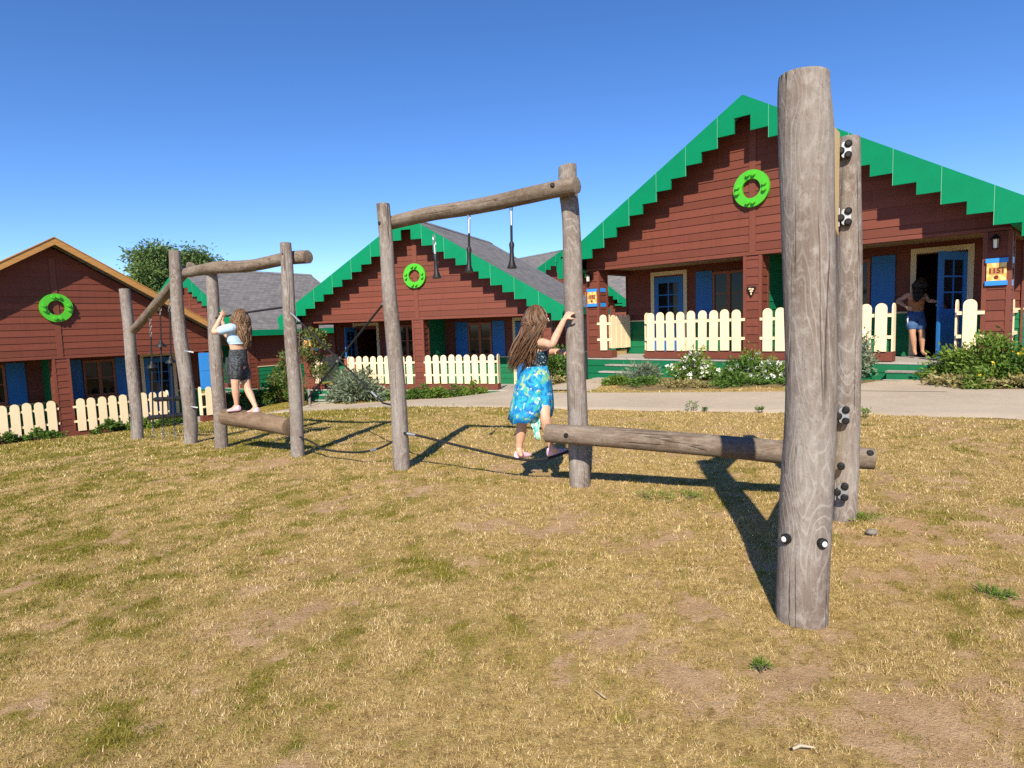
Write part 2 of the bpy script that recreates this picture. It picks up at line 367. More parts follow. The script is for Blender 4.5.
CP[:, 2] += CAM_H
def _phi(r2): return np.where(r2 > 1e-12, .5 * r2 * np.log(np.maximum(r2, 1e-12)), 0)
_n = len(CP); _K = _phi(((CP[:, None, :2] - CP[None, :, :2]) ** 2).sum(-1)) + np.eye(_n) * 2.0
_P = np.c_[np.ones(_n), CP[:, :2]]
_W = np.linalg.solve(np.block([[_K, _P], [_P.T, np.zeros((3, 3))]]), np.r_[CP[:, 2], 0, 0, 0])
def inhouse(h, x, y):
    c, s = math.cos(h[3]), math.sin(h[3]); dx, dy = x - h[0], y - h[1]
    return c * dx + s * dy, -s * dx + c * dy
def gz(x, y):
    x = np.asarray(x, float); y = np.asarray(y, float)
    xc, yc = np.clip(x, -70, 70), np.clip(y, -50, 110)
    z = _W[_n] + _W[_n + 1] * xc + _W[_n + 2] * yc
    for k in range(_n): z = z + _W[k] * _phi((xc - CP[k, 0]) ** 2 + (yc - CP[k, 1]) ** 2)
    r_ = np.maximum(np.maximum((y - 24) / 8, (np.abs(x) - 19) / 14), (-y - 6) / 20); b_ = np.clip(r_, 0, 1); b_ = b_ * b_ * (3 - 2 * b_)
    z = z * (1 - b_) + (-.9 + np.clip(x * .02, -.6, .6)) * b_
    for h in (H1, H2, H3):                       # the crawl space under each porch deck
        X, Y = inhouse(h, x, y); ins = np.clip((4.45 - np.abs(X)) / .25, 0, 1) * np.clip((Y - .0) / .3, 0, 1) * np.clip((7 - Y) / .3, 0, 1)
        z = z * (1 - ins) + np.minimum(z, h[2] - .5) * ins
    return z
def g(x, y): return float(gz(x, y))
_lat = rng.random((257, 257))
def vnoise(x, y, sc_):
    u, v = np.asarray(x) * sc_ + 1000.3, np.asarray(y) * sc_ + 1000.7
    i, j = np.floor(u).astype(int), np.floor(v).astype(int); a, b = u - i, v - j; a = a * a * (3 - 2 * a); b = b * b * (3 - 2 * b)
    L = lambda p, q: _lat[p % 257, q % 257]
    return (L(i, j) * (1 - a) + L(i + 1, j) * a) * (1 - b) + (L(i, j + 1) * (1 - a) + L(i + 1, j + 1) * a) * b
def fbm(x, y, s0): return (vnoise(x, y, s0) + .55 * vnoise(x, y, s0 * 2.1) + .3 * vnoise(x, y, s0 * 4.3) + .18 * vnoise(x, y, s0 * 8.7)) / 2.03

PATH_NEAR = [(7.6, 3.6), (6.108, 5.784), (5.591, 6.926), (4.99, 7.402), (4.358, 7.958), (2.992, 9.166), (2.006, 10.013), (1.133, 10.707), (.13, 11.419), (-1.009, 12.3), (-2.355, 13.6), (-3.7, 15.5), (-4.9, 17.2), (-6.5, 18.9), (-7.9, 19.9)]
PATH_FAR = [(12.0, 5.4), (9.027, 8.584), (7.611, 9.451), (6.935, 9.845), (6.212, 10.185), (4.808, 11.01), (3.478, 11.788), (2.472, 12.316), (1.387, 13.042), (.593, 13.9), (.25, 15.9), (-.6, 18.3), (-2.4, 19.6), (-4.2, 19.5), (-6.6, 20.7)]
def polymask(poly, x, y):
    ins = np.zeros(np.shape(x), bool); n = len(poly)
    for i in range(n):
        x0, y0 = poly[i]; x1, y1 = poly[(i + 1) % n]
        if y0 == y1: continue
        c = ((y0 > y) != (y1 > y)) & (x < (x1 - x0) * (y - y0) / (y1 - y0) + x0); ins ^= c
    return ins
PATH_POLY = PATH_NEAR + PATH_FAR[::-1]
def hw(h, X, Y):
    c, s = math.cos(h[3]), math.sin(h[3]); return (h[0] + c * X - s * Y, h[1] + s * X + c * Y)
BED3 = [hw(H3, *p) for p in ((-2.55, -.0), (-2.6, -1.0), (-1.9, -2.4), (-.9, -2.75), (.5, -2.0), (1.6, -1.5), (2.5, -.9), (2.6, .0))]
BED3B = [hw(H3, *p) for p in ((3.72, .2), (3.75, -.6), (3.2, -1.6), (4.4, -1.6), (7.5, -2.0), (7.5, 2.0), (4.4, 2.0))]
BED3C = [hw(H3, *p) for p in ((-3.75, .2), (-3.8, -1.1), (-4.3, -1.9), (-6.2, -1.5), (-6.2, 2), (-4.4, 2))]
BED2 = [hw(H2, *p) for p in ((-2.6, .1), (-2.6, -.9), (-1, -.75), (2.6, -.75), (2.6, .1))]
BED1 = [hw(H1, *p) for p in ((-4.4, .1), (-4.4, -.45), (2.6, -.4), (2.6, .1))]
BEDS = [BED3, BED3B, BED3C, BED2, BED1]
PT = {'posts': {'big': ([(1.221, 2.66, 0.007), (1.224, 2.668, 0.093), (1.255, 2.708, 0.523), (1.291, 2.748, 0.953), (1.299, 2.788, 1.384), (1.303, 2.828, 1.815), (1.306, 2.856, 2.117), (1.303, 2.87, 2.268), (1.306, 2.878, 2.349)], [0.1039, 0.1039, 0.1065, 0.1021, 0.1039, 0.1082, 0.1125, 0.1056, 0.1013]), 'second': ([(2.03, 3.867, 0.028), (2.041, 3.88, 0.17), (2.066, 3.915, 0.54), (2.09, 3.966, 1.095), (2.116, 4.024, 1.712), (2.13, 4.064, 2.144), (2.136, 4.088, 2.404)], [0.0651, 0.0682, 0.0713, 0.0744, 0.0744, 0.067, 0.062]), 'p580': ([(0.526, 5.108, -0.014), (0.526, 5.133, 0.245), (0.525, 5.174, 0.691), (0.524, 5.219, 1.178), (0.524, 5.264, 1.664), (0.523, 5.31, 2.151), (0.507, 5.332, 2.395), (0.509, 5.35, 2.589)], [0.0855, 0.0855, 0.0814, 0.0773, 0.0773, 0.0733, 0.0773, 0.0733]), 'p402': ([(-1.079, 6.019, -0.05), (-1.085, 6.056, 0.351), (-1.098, 6.101, 0.827), (-1.122, 6.141, 1.257), (-1.146, 6.18, 1.686), (-1.159, 6.225, 2.163), (-1.177, 6.257, 2.507)], [0.0784, 0.0765, 0.0746, 0.0727, 0.0688, 0.065, 0.0612]), 'p298': ([(-2.409, 7.031, -0.072), (-2.411, 7.059, 0.228), (-2.418, 7.101, 0.672), (-2.445, 7.152, 1.228), (-2.46, 7.204, 1.783), (-2.462, 7.23, 2.061), (-2.471, 7.252, 2.305)], [0.0758, 0.0713, 0.0702, 0.0702, 0.0702, 0.0657, 0.0602]), 'p222': ([(-3.645, 7.892, -0.11), (-3.656, 7.931, 0.314), (-3.681, 7.983, 0.874), (-3.696, 8.029, 1.372), (-3.695, 8.07, 1.807), (-3.705, 8.094, 2.069)], [0.0774, 0.0762, 0.0749, 0.0737, 0.0712, 0.0674]), 'p190': ([(-4.348, 8.52, -0.155), (-4.344, 8.551, 0.18), (-4.375, 8.595, 0.651), (-4.432, 8.645, 1.189), (-4.466, 8.682, 1.593), (-4.48, 8.72, 1.996), (-4.485, 8.762, 2.452)], [0.0849, 0.0889, 0.0889, 0.0862, 0.0808, 0.0754, 0.07]), 'p138': ([(-6.163, 10.388, -0.367), (-6.179, 10.434, 0.124), (-6.226, 10.51, 0.942), (-6.263, 10.571, 1.597), (-6.303, 10.618, 2.105)], [0.0902, 0.0919, 0.0886, 0.0853, 0.082])}, 'g2': [(0.181, 5.317, 0.719), (0.194, 5.333, 0.885), (0.208, 5.347, 1.035), (0.218, 5.336, 1.135), (0.22, 5.332, 1.202), (0.224, 5.326, 1.359)], 'g2_rarm': [(0.247, 5.228, 1.162), (0.329, 5.106, 1.151), (0.429, 5.104, 1.342), (0.48, 5.129, 1.4)], 'g2_larm': [(0.183, 5.488, 1.157), (0.295, 5.56, 1.064), (0.397, 5.401, 1.085), (0.446, 5.282, 1.096)], 'g2_lleg': [(0.122, 5.327, 0.72), (0.073, 5.326, 0.485), (0.041, 5.346, 0.269), (0.056, 5.262, 0.234)], 'g2_rleg': [(0.246, 5.297, 0.719), (0.261, 5.192, 0.558), (0.306, 5.229, 0.308), (0.342, 5.166, 0.286)], 'g1': [(-3.235, 7.581, 0.983), (-3.23, 7.594, 1.124), (-3.244, 7.608, 1.266), (-3.251, 7.621, 1.408), (-3.231, 7.627, 1.478), (-3.199, 7.633, 1.536)], 'g1_larm': [(-3.247, 7.491, 1.42), (-3.429, 7.437, 1.38), (-3.359, 7.505, 1.563), (-3.345, 7.559, 1.61)], 'g1_rarm': [(-3.269, 7.761, 1.409), (-3.474, 7.885, 1.329), (-3.515, 7.872, 1.514), (-3.491, 7.859, 1.598)], 'g1_lleg': [(-3.224, 7.501, 0.987), (-3.244, 7.479, 0.743), (-3.255, 7.508, 0.515), (-3.326, 7.513, 0.463)], 'g1_rleg': [(-3.233, 7.661, 0.978), (-3.148, 7.595, 0.693), (-3.012, 7.455, 0.49), (-3.078, 7.451, 0.44)], 'g3': [(8.226, 13.045, 1.207), (8.251, 13.06, 1.368), (8.256, 13.074, 1.509), (8.281, 13.086, 1.64), (8.324, 13.094, 1.73), (8.359, 13.107, 1.87)], 'g3_larm': [(8.108, 13.087, 1.656), (7.942, 13.177, 1.543), (7.988, 12.965, 1.424), (8.016, 12.912, 1.392)], 'g3_rarm': [(8.423, 13.086, 1.645), (8.521, 13.076, 1.531), (8.616, 12.973, 1.504), (8.687, 12.973, 1.512)], 'g3_lleg': [(8.155, 13.046, 1.209), (8.132, 12.964, 0.866), (8.193, 12.981, 0.51), (8.117, 12.826, 0.468)], 'g3_rleg': [(8.307, 13.045, 1.204), (8.325, 12.963, 0.86), (8.355, 12.98, 0.504), (8.328, 12.826, 0.462)], 'Cbeam': [(-1.121, 6.321, 2.336), (-0.707, 6.042, 2.362), (-0.229, 5.721, 2.365), (0.198, 5.37, 2.372), (0.556, 5.1, 2.384)], 'Dbeam': [(0.254, 4.962, 0.464), (0.801, 4.769, 0.441), (1.336, 4.536, 0.418), (1.81, 4.293, 0.396), (2.331, 4.07, 0.378)], 'Blog': [(-4.219, 8.491, 2.129), (-3.586, 7.939, 2.126), (-3.044, 7.656, 2.107), (-2.542, 7.408, 2.147), (-2.247, 7.308, 2.15)], 'Adiag': [(-6.122, 10.475, 1.43), (-5.369, 9.784, 1.774), (-4.716, 9.158, 2.058), (-4.349, 8.905, 2.261)], 'step': [(-3.485, 7.694, 0.354), (-3.023, 7.44, 0.327), (-2.522, 7.135, 0.287)], 'grip0': [(-0.673, 5.981, 2.134), (-0.657, 5.947, 1.767)], 'grip1': [(-0.331, 5.788, 2.324), (-0.348, 5.739, 1.795)], 'grip2': [(0.041, 5.518, 2.34), (0.032, 5.467, 1.794)], 'lad0': [(-5.562, 9.975, 1.663), (-5.557, 9.9, 0.861), (-5.562, 9.798, -0.233)], 'lad1': [(-5.227, 9.667, 1.811), (-5.232, 9.609, 1.185), (-5.232, 9.481, -0.187)], 'lad2': [(-4.938, 9.4, 1.966), (-4.942, 9.306, 0.953), (-4.919, 9.204, -0.148)], 'rungs': [(-5.499, 9.802, 0.349), (-4.662, 9.156, 0.419), (-5.673, 9.875, 0.057), (-4.64, 9.135, 0.189)], 'x1': [(-1.164, 6.152, 1.6), (-2.235, 6.963, 0.592)], 'x2': [(-2.408, 7.099, 1.525), (-1.621, 6.485, 0.862), (-1.255, 6.16, 0.604), (-1.116, 6.078, 0.58)], 'hand': [(-3.625, 7.952, 1.518), (-3.041, 7.555, 1.565), (-2.513, 7.257, 1.598)], 'slack': [(-2.353, 6.973, 0.162), (-2.191, 6.868, 0.12), (-2.044, 6.762, 0.059), (-1.77, 6.611, 0.048), (-1.545, 6.413, 0.081), (-1.33, 6.268, 0.143), (-1.132, 6.077, 0.252)], 'foot': [(-1.035, 5.984, 0.332), (-0.874, 5.902, 0.313), (-0.481, 5.626, 0.258), (0.005, 5.319, 0.194), (0.212, 5.238, 0.196), (0.343, 5.191, 0.231), (0.501, 5.108, 0.308)], 'whitebolts': [(1.095, 2.524, 0.376), (1.229, 2.523, 0.372)], 'tan': [(2.035, 4.018, 2.411), (2.016, 3.963, 1.817), (1.929, 3.763, 0.74), (1.913, 3.717, 0.25)], 'brackets': [(2.081, 4.009, 2.312), (2.067, 3.971, 1.906), (2.003, 3.84, 0.709), (1.976, 3.788, 0.253), (1.972, 3.802, 0.404), (2.225, 3.987, 0.454)], 'bare': [(-2.601, 6.574, -0.054), (-3.026, 6.834, -0.065), (-0.676, 4.949, -0.014), (-1.118, 5.182, -0.021), (-0.342, 4.664, -0.008), (0.735, 3.724, 0.012), (1.164, 3.573, 0.02), (2.045, 3.073, 0.04), (2.357, 3.16, 0.047), (2.058, 3.432, 0.04), (2.12, 2.716, 0.041), (0.846, 2.076, 0.014), (1.072, 2.116, 0.018), (1.114, 1.943, 0.019), (2.519, 3.799, 0.052), (0.813, 2.772, 0.013), (0.596, 2.158, 0.01), (-5.176, 9.267, -0.196), (0.276, 5.743, -0.011), (0.762, 5.631, -0.002), (1.656, 2.063, 0.03), (1.321, 1.827, 0.023), (0.292, 4.192, 0.004), (-1.706, 8.069, -0.092), (-1.037, 3.629, -0.016), (0.493, 2.529, 0.008), (-1.231, 2.7, -0.021)], 'green': [(-5.083, 7.052, -0.136), (-4.411, 7.654, -0.111), (-3.875, 4.89, -0.075), (-3.031, 7.247, -0.073), (-3.459, 7.697, -0.09), (0.99, 4.619, 0.014), (1.187, 4.525, 0.018), (2.14, 3.83, 0.042), (-2.407, 3.246, -0.042), (-0.293, 5.202, -0.011), (2.101, 2.75, 0.041), (1.285, 2.821, 0.022), (-0.386, 3.545, -0.006), (-9.91, 12.693, -0.866), (-2.631, 7.777, -0.083), (1.805, 2.706, 0.034), (-5.63, 8.602, -0.197)], 'near': [(6.108, 5.784, 0.141), (5.591, 6.926, 0.114), (4.99, 7.402, 0.087), (4.358, 7.958, 0.053), (2.992, 9.166, -0.029), (2.006, 10.013, -0.088), (1.133, 10.707, -0.136), (0.13, 11.419, -0.179), (-1.009, 12.152, -0.23), (-2.355, 13.272, -0.34)], 'far': [(9.027, 8.584, 0.16), (7.611, 9.451, 0.111), (6.935, 9.845, 0.085), (6.212, 10.185, 0.058), (4.808, 11.01, 0.001), (3.478, 11.788, -0.047), (2.472, 12.316, -0.08), (1.387, 13.042, -0.123), (0.593, 13.623, -0.17), (-0.278, 14.321, -0.25)], 'stone': [(2.045, 3.585, 0.04), (0.832, 1.796, 0.014), (0.855, 2.301, 0.014), (0.272, 2.124, 0.004)], 'weeds': [(2.666, 9.444, -0.049), (2.828, 9.338, -0.04), (3.396, 8.717, -0.002), (4.26, 7.646, 0.058), (1.025, 4.612, 0.014), (2.133, 3.852, 0.042), (1.221, 4.519, 0.019), (0.89, 2.256, 0.015), (2.115, 2.738, 0.041)]}
def gauss(cs, x, y, k=1.0):
    z = np.zeros(np.shape(x))
    for cx, cy, r, a in cs: z = np.maximum(z, a * np.exp(-((x - cx) ** 2 + (y - cy) ** 2) / (2 * (r * k) ** 2)))
    return z
def _spots(name, r0):
    out = []
    for i, p in enumerate(PT[name]): out.append((p[0], p[1], r0 * (.55 + .09 * p[1]) * (0.8 + .5 * ((i * 37) % 10) / 10), .55))
    return out
BARE, GREEN = _spots('bare', .32), _spots('green', .38)
def fields(x, y):
    n1, n2, n3 = fbm(x, y, 1.5), fbm(x + 31, y - 17, 4.2), fbm(x - 3, y + 8, 11.0)
    bare = gauss(BARE, x, y) * .50 + (n1 - .5) * .55 + (n2 - .5) * 1.15 + (n3 - .5) * 1.0 + .17
    bare = bare + .15 * np.clip((x - .2) / 2.5, 0, 1) * np.clip((7 - y) / 3, 0, 1)
    green = gauss(GREEN, x, y) * .36 + (fbm(x - 9, y + 5, 1.2) - .5) * .45 + (fbm(x, y, 5.5) - .5) * 1.1 + (fbm(x + 7, y, 15.0) - .5) * 1.0 + .26 + .26 * np.clip((-x + .1 * y) / 3.5, 0, 1) + .18 * np.clip((y - 8) / 4, 0, 1)
    bare = bare - .3 * np.clip((y - 9.5) / 3, 0, 1)
    return np.clip(bare, 0, 1), np.clip(green, 0, 1)

def axis(segs):
    out = []
    for a, b, st in segs: out += list(np.arange(a, b - 1e-6, st))
    out.append(segs[-1][1]); return np.array(out)
geo = lambda a, b, n: list(np.geomspace(a, b, n))
gx = np.r_[-np.array(geo(20, 900, 16))[::-1], axis([(-19.8, -6, .16), (-6, 6, .05), (6, 13, .12)]), np.array(geo(13.3, 900, 16))]
gy = np.r_[-np.array(geo(1, 300, 12))[::-1], axis([(-.8, 1.2, .2), (1.2, 9, .05), (9, 25, .14)]), np.array(geo(25.3, 1500, 22))]
GX, GY = np.meshgrid(gx, gy); fx, fy = GX.ravel(), GY.ravel()
near = (fy < 26) & (fx > -20) & (fx < 13)
GZ = gz(fx, fy) + np.where(near, (fbm(fx, fy, .8) - .5) * .05 + (fbm(fx, fy, 5.0) - .5) * .022, 0)
onpath = polymask(PATH_POLY, fx, fy)
GZ = np.where(onpath, gz(fx, fy) - .02, GZ)
bare, green = fields(fx, fy); soil = np.zeros(len(fx))
for b in BEDS: soil = np.maximum(soil, polymask(b, fx, fy).astype(float))
nx, ny = len(gx), len(gy); idx = np.arange(nx * ny).reshape(ny, nx)
Fq = np.stack([idx[:-1, :-1].ravel(), idx[:-1, 1:].ravel(), idx[1:, 1:].ravel(), idx[1:, :-1].ravel()], 1)
gm = np_mesh('ground', np.c_[fx, fy, GZ], Fq, M['ground'], {'bare': ('POINT', bare), 'green': ('POINT', green), 'soil': ('POINT', soil)}, smooth=True)
tag(link('ground', gm), kind='structure')

# concrete path and its short branches to the porch steps
def strip(a, b, name, n=10, sub=8):
    def resample(L):
        L = np.array(L, float); t = np.linspace(0, len(L) - 1, (len(L) - 1) * sub + 1); i = np.clip(t.astype(int), 0, len(L) - 2); f = (t - i)[:, None]
        P0, P1, P2, P3 = L[np.clip(i - 1, 0, len(L) - 1)], L[i], L[i + 1], L[np.clip(i + 2, 0, len(L) - 1)]
        return .5 * ((2 * P1) + (-P0 + P2) * f + (2 * P0 - 5 * P1 + 4 * P2 - P3) * f ** 2 + (-P0 + 3 * P1 - 3 * P2 + P3) * f ** 3)
    A, B = resample(a), resample(b); k = len(A); t = np.linspace(0, 1, n + 1)
    V = A[:, None, :] * (1 - t)[None, :, None] + B[:, None, :] * t[None, :, None]
    jit = (fbm(V[:, :, 0], V[:, :, 1], 3.0) - .5)[:, :, None] * .14; V[:, (0, n)] += jit[:, (0, n)]
    x, y = V[:, :, 0].ravel(), V[:, :, 1].ravel(); z = gz(x, y) + .022
    z2 = z.reshape(k, n + 1); z2[:, 0] -= .03; z2[:, n] -= .03
    V = np.c_[x, y, z2.ravel()]; ii = np.arange(k * (n + 1)).reshape(k, n + 1)
    F = np.stack([ii[:-1, :-1].ravel(), ii[1:, :-1].ravel(), ii[1:, 1:].ravel(), ii[:-1, 1:].ravel()], 1)
    return tag(link(name, np_mesh(name, V, F, M['path'], smooth=True)), kind='structure')
strip(PATH_NEAR, PATH_FAR, 'path', 24)
def branch(h, X, y0, y1, wid, name):
    a = [hw(h, X - wid, y0), hw(h, X - wid * .9, (y0 + y1) / 2), hw(h, X - wid * .62, y1)]; b = [hw(h, X + wid * 1.1, y0), hw(h, X + wid * .9, (y0 + y1) / 2), hw(h, X + wid * .62, y1)]
    o = strip(a, b, name, 8, 6)
    for v in o.data.vertices: v.co.z += .006
branch(H3, 3.1, -2.3, -.25, .95, 'path'); branch(H3, -3.3, -3.0, -.8, 1.0, 'path'); branch(H2, 3.0, -1.3, -.2, .8, 'path'); branch(H2, -3.2, -1.9, -.3, .8, 'path')

# lawn: short dry blades, nobody could count them
def blades(n, y0, y1, lmin, lmax, w, seed):
    r = np.random.default_rng(seed)
    y = np.sqrt(r.random(n) * (y1 ** 2 - y0 ** 2) + y0 ** 2); x = (r.random(n) * 2 - 1) * (y * .86 + .5)
    b, gr = fields(x, y)
    nb = fbm(x + 3, y, 9.0); keep = r.random(n) > np.clip((b + (nb - .5) * 1.1 - .36) * 2.9, 0, .93)
    jx, jy = (fbm(x, y, 7.0) - .5) * .5, (fbm(x + 9, y, 7.0) - .5) * .5; keep &= ~polymask(PATH_POLY, x + jx, y + jy)
    for bd in BEDS: keep &= ~polymask(bd, x, y)
    for h in (H1, H2, H3):
        X, Y = inhouse(h, x, y); keep &= ~((np.abs(X) < 4.6) & (Y > -.05))
    x, y, b, gr = x[keep], y[keep], b[keep], gr[keep]; n = len(x)
    near_ = (fbm(x, y, .8) - .5) * .05 + (fbm(x, y, 5.0) - .5) * .022
    z = gz(x, y) + near_ - .004
    tuft = fbm(x - 5, y + 2, 6.0); L = (lmin + (lmax - lmin) * r.random(n)) * (.5 + 1.0 * tuft); L *= np.where(gr > .75, 1.2, 1)
    az = r.random(n) * 6.283; lean = np.clip(.95 + .4 * r.standard_normal(n), .15, 1.45); lean = np.where(gr > .7, lean * .7, lean)
    dx, dy, dz = np.cos(az) * np.sin(lean) * L, np.sin(az) * np.sin(lean) * L, np.cos(lean) * L
    pa = r.random(n) * 6.283; wd = w * (.6 + .8 * r.random(n)); px, py = np.cos(pa) * wd / 2, np.sin(pa) * wd / 2
    V = np.empty((n, 3, 3)); V[:, 0] = np.c_[x - px, y - py, z]; V[:, 1] = np.c_[x + px, y + py, z]; V[:, 2] = np.c_[x + dx, y + dy, z + dz]
    pg = np.clip((gr + (fbm(x, y, 11.0) - .5) * .9 - .34) * 1.9, .03, .95); isg = r.random(n) < pg
    tt = (fbm(x + 2, y - 4, 14.0) - .5) * .7; tone = np.where(isg, .10 + .34 * r.random(n), np.clip(.46 + .52 * r.random(n) ** 1.2 + tt, .36, 1)); tone = np.where(r.random(n) < .09, .04 * r.random(n), tone)
    return V.reshape(-1, 3), np.repeat(tone, 3)
Vs, Ts = [], []
for a in ((300000, 1.25, 3.2, .010, .026, .0030, 1), (300000, 3.2, 6.2, .013, .032, .0050, 2), (180000, 6.2, 11.0, .018, .040, .009, 3), (110000, 11.0, 22.0, .03, .06, .018, 4)):
    v_, t_ = blades(*a); Vs.append(v_); Ts.append(t_)
V = np.concatenate(Vs); T_ = np.concatenate(Ts)
tag(link('grass', np_mesh('grass', V, np.arange(len(V)).reshape(-1, 3), M['grass'], {'tone': ('POINT', T_)})), kind='stuff')

# ------------------------------------------------------------------ houses
ZA, SL, ZB, DD, EE, XO, PW, DEPTH, DK, LEN = 5.213, .596, 2.097, .496, 4.94, 4.394, .358, 1.9, -.2, 6.4
cache = {}
def part(key, fn, mats, parent, name=None, loc=(0, 0, 0), rot=(0, 0, 0), smooth=False):
    if key not in cache:
        mb = MB(); fn(mb); cache[key] = mb.mesh(name or key, mats, smooth, 40 if smooth else None)
    return link(name or key, cache[key], parent, loc, rot)
def T_front(y): return lambda u, o, z: (u, y - o, z)
def T_right(x): return lambda u, o, z: (x + o, u, z)
def T_left(x): return lambda u, o, z: (x - o, u, z)
def T_back(y): return lambda u, o, z: (u, y + o, z)
def boards(mb, T, ext, z0, z1, mi=0, pitch=PITCH, lip=.020):
    k = math.floor(z0 / pitch)
    while k * pitch < z1 - 1e-4:
        a, b = max(z0, k * pitch), min(z1, (k + 1) * pitch)
        for (ua, ub), (va, vb) in zip(ext(a + 1e-4), ext(b - 1e-4)):
            if ub - ua < .02: continue
            if vb < va: va = vb = (va + vb) / 2
            top = .004
            mb.add([T(ua, lip, a), T(ub, lip, a), T(vb, top, b), T(va, top, b), T(ua, 0, a), T(ub, 0, a)], [(0, 1, 2, 3), (4, 5, 1, 0)], mi)
        k += 1
const = lambda *iv: (lambda z: iv)
zr = lambda x: ZA - SL * abs(x)

def gable_ext(z):
    h = min(XO, (ZA - .14 - z) / SL); return [(-h, h)] if h > 0 else []
def f_gable(mb):
    boards(mb, T_front(0), gable_ext, ZB, ZA - .14)
    w = XO; zt = ZA - .14
    mb.prism([(-w, ZB), (w, ZB), (w, zt - SL * w), (0, zt), (-w, zt - SL * w)], lambda u, o, z: (u, o, z), 0.0, .16)
    mb.box(-.07, .07, -.032, -.001, ZB + .002, ZA - .45, 1)
    mb.box(-w, w, -.03, 0.14, ZB - .05, ZB - .001, 1)
def f_rear(mb):
    w = XO; zt = ZA - .14; mb.prism([(-w, -.95), (w, -.95), (w, zt - SL * w), (0, zt), (-w, zt - SL * w)], lambda u, o, z: (u, o, z), LEN - .15, LEN - .02)
DOORS = ((-3.53, -2.65), (2.65, 3.53))
def porch_ext(z):
    if z < 1.9: return [(-XO, DOORS[0][0]), (DOORS[0][1], DOORS[1][0]), (DOORS[1][1], XO)]
    return [(-XO, XO)]
def f_porch_wall(mb):
    boards(mb, T_front(DEPTH), porch_ext, .74, 2.3, 0); boards(mb, T_front(DEPTH), porch_ext, DK, .70, 1)
    for a, b in porch_ext(0): mb.box(a, b, DEPTH - .035, DEPTH - .001, .702, .738, 2)
    for a, b in porch_ext(0): mb.box(a, b, DEPTH, DEPTH + .1, DK, 1.9, 0)
    mb.box(-XO, XO, DEPTH, DEPTH + .1, 1.9, 2.35, 0)
def f_side(sx, y0=DEPTH):
    def f(mb):
        T = T_right(XO) if sx > 0 else T_left(-XO)
        boards(mb, T, const((y0, LEN)), .74, 2.4, 0); boards(mb, T, const((y0, LEN)), -.95, .70, 1)
        x0, x1 = (XO + .001, XO + .035) if sx > 0 else (-XO - .035, -XO - .001); mb.box(x0, x1, y0, LEN, .702, .738, 2)
        x0, x1 = (XO - .1, XO) if sx > 0 else (-XO, -XO + .1); mb.box(x0, x1, DEPTH + .101, LEN - .151, -.95, 2.45, 0)
        if y0 < DEPTH: mb.box(x0, x1, .37, DEPTH - .001, -.95, 1.999, 0)
        e0, e1 = (XO + .001, XO + .03) if sx > 0 else (-XO - .03, -XO - .001)
        for y in (y0 - .05, LEN - .09): mb.box(e0, e1, y, y + .08, -.95, 2.3, 0)
        x0, x1 = (XO - .1, XO) if sx > 0 else (-XO, -XO + .1); mb.box(x0, x1, .37, DEPTH - .001, 2.0, 2.4, 0)
    return f
def f_partition(mb):
    for T in (T_right(.06), T_left(-.06)):
        boards(mb, T, const((PW + .002, DEPTH)), DK, 2.12, 0)
    mb.box(-.06, .06, PW + .002, DEPTH - .025, DK, 2.12, 0)
def f_pillar(mb):
    h = PW / 2; e = const((-h, h)); c = .024
    for T in (lambda u, o, z: (u, -h - o, z), lambda u, o, z: (u, h + o, z), lambda u, o, z: (h + o, u, z), lambda u, o, z: (-h - o, u, z)): boards(mb, T, e, DK + .02, ZB - .06, 0)
    mb.box(-h, h, -h, h, DK + .02, ZB - .06, 0)
    for sx in (-1, 1):
        for sy in (-1, 1):
            x0, x1 = sorted((sx * (h - .045), sx * (h + c))); y0, y1 = sorted((sy * (h - .045), sy * (h + c))); mb.box(x0, x1, y0, y1, DK + .02, ZB - .058, 1)
def f_deck(mb):
    mb.box(-XO - .02, XO + .02, -.02, DEPTH, DK - .04, DK)
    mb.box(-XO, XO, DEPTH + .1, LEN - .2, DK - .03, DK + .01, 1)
def f_plinth(mb):
    boards(mb, T_front(-.005), const((-XO - .02, XO + .02)), -1.2, DK - .045, 0, .2)
    mb.box(-XO - .02, XO + .02, -.004, .06, -1.2, DK - .045)
    for sx in (-1, 1):
        x0, x1 = sorted((sx * (XO - .05), sx * (XO + .02))); mb.box(x0, x1, .061, DEPTH, -1.2, DK - .045)
def f_baseboard(mb):
    for a, b in ((-2.68, 2.68), (-XO - .015, -3.64), (3.64, XO + .015)):
        mb.box(a, b, -.04, -.012, DK + .015, -.005)
    for x in (-2.68, 2.65, -3.68, 3.65): mb.box(x, x + .03, -.011, .22, DK + .005, -.005)
def f_ceiling(mb): mb.box(-XO + .1, XO - .1, .161, DEPTH - .03, ZB + .03, ZB + .06)
def f_roof(mb):
    t = .09
    for sx in (-1, 1):
        v = []
        for y in (-DD - .005, LEN + .35):
            for x, dz in ((.0, 0), (EE, 0), (EE, -t), (.0, -t)): v.append((sx * x, y, zr(x) + dz))
        mb.add(v, [(0, 1, 2, 3), (4, 7, 6, 5), (0, 4, 5, 1), (1, 5, 6, 2), (2, 6, 7, 3)], 0)
        v2 = []
        for y in (-DD - .02, LEN + .36):
            for x, dz in ((0, .035), (.14, -.055), (.14, -.08), (0, .01)): v2.append((sx * x, y, ZA + dz))
        mb.add(v2, [(0, 1, 2, 3), (4, 7, 6, 5), (0, 4, 5, 1), (1, 5, 6, 2)], 0)
STEPW = .367
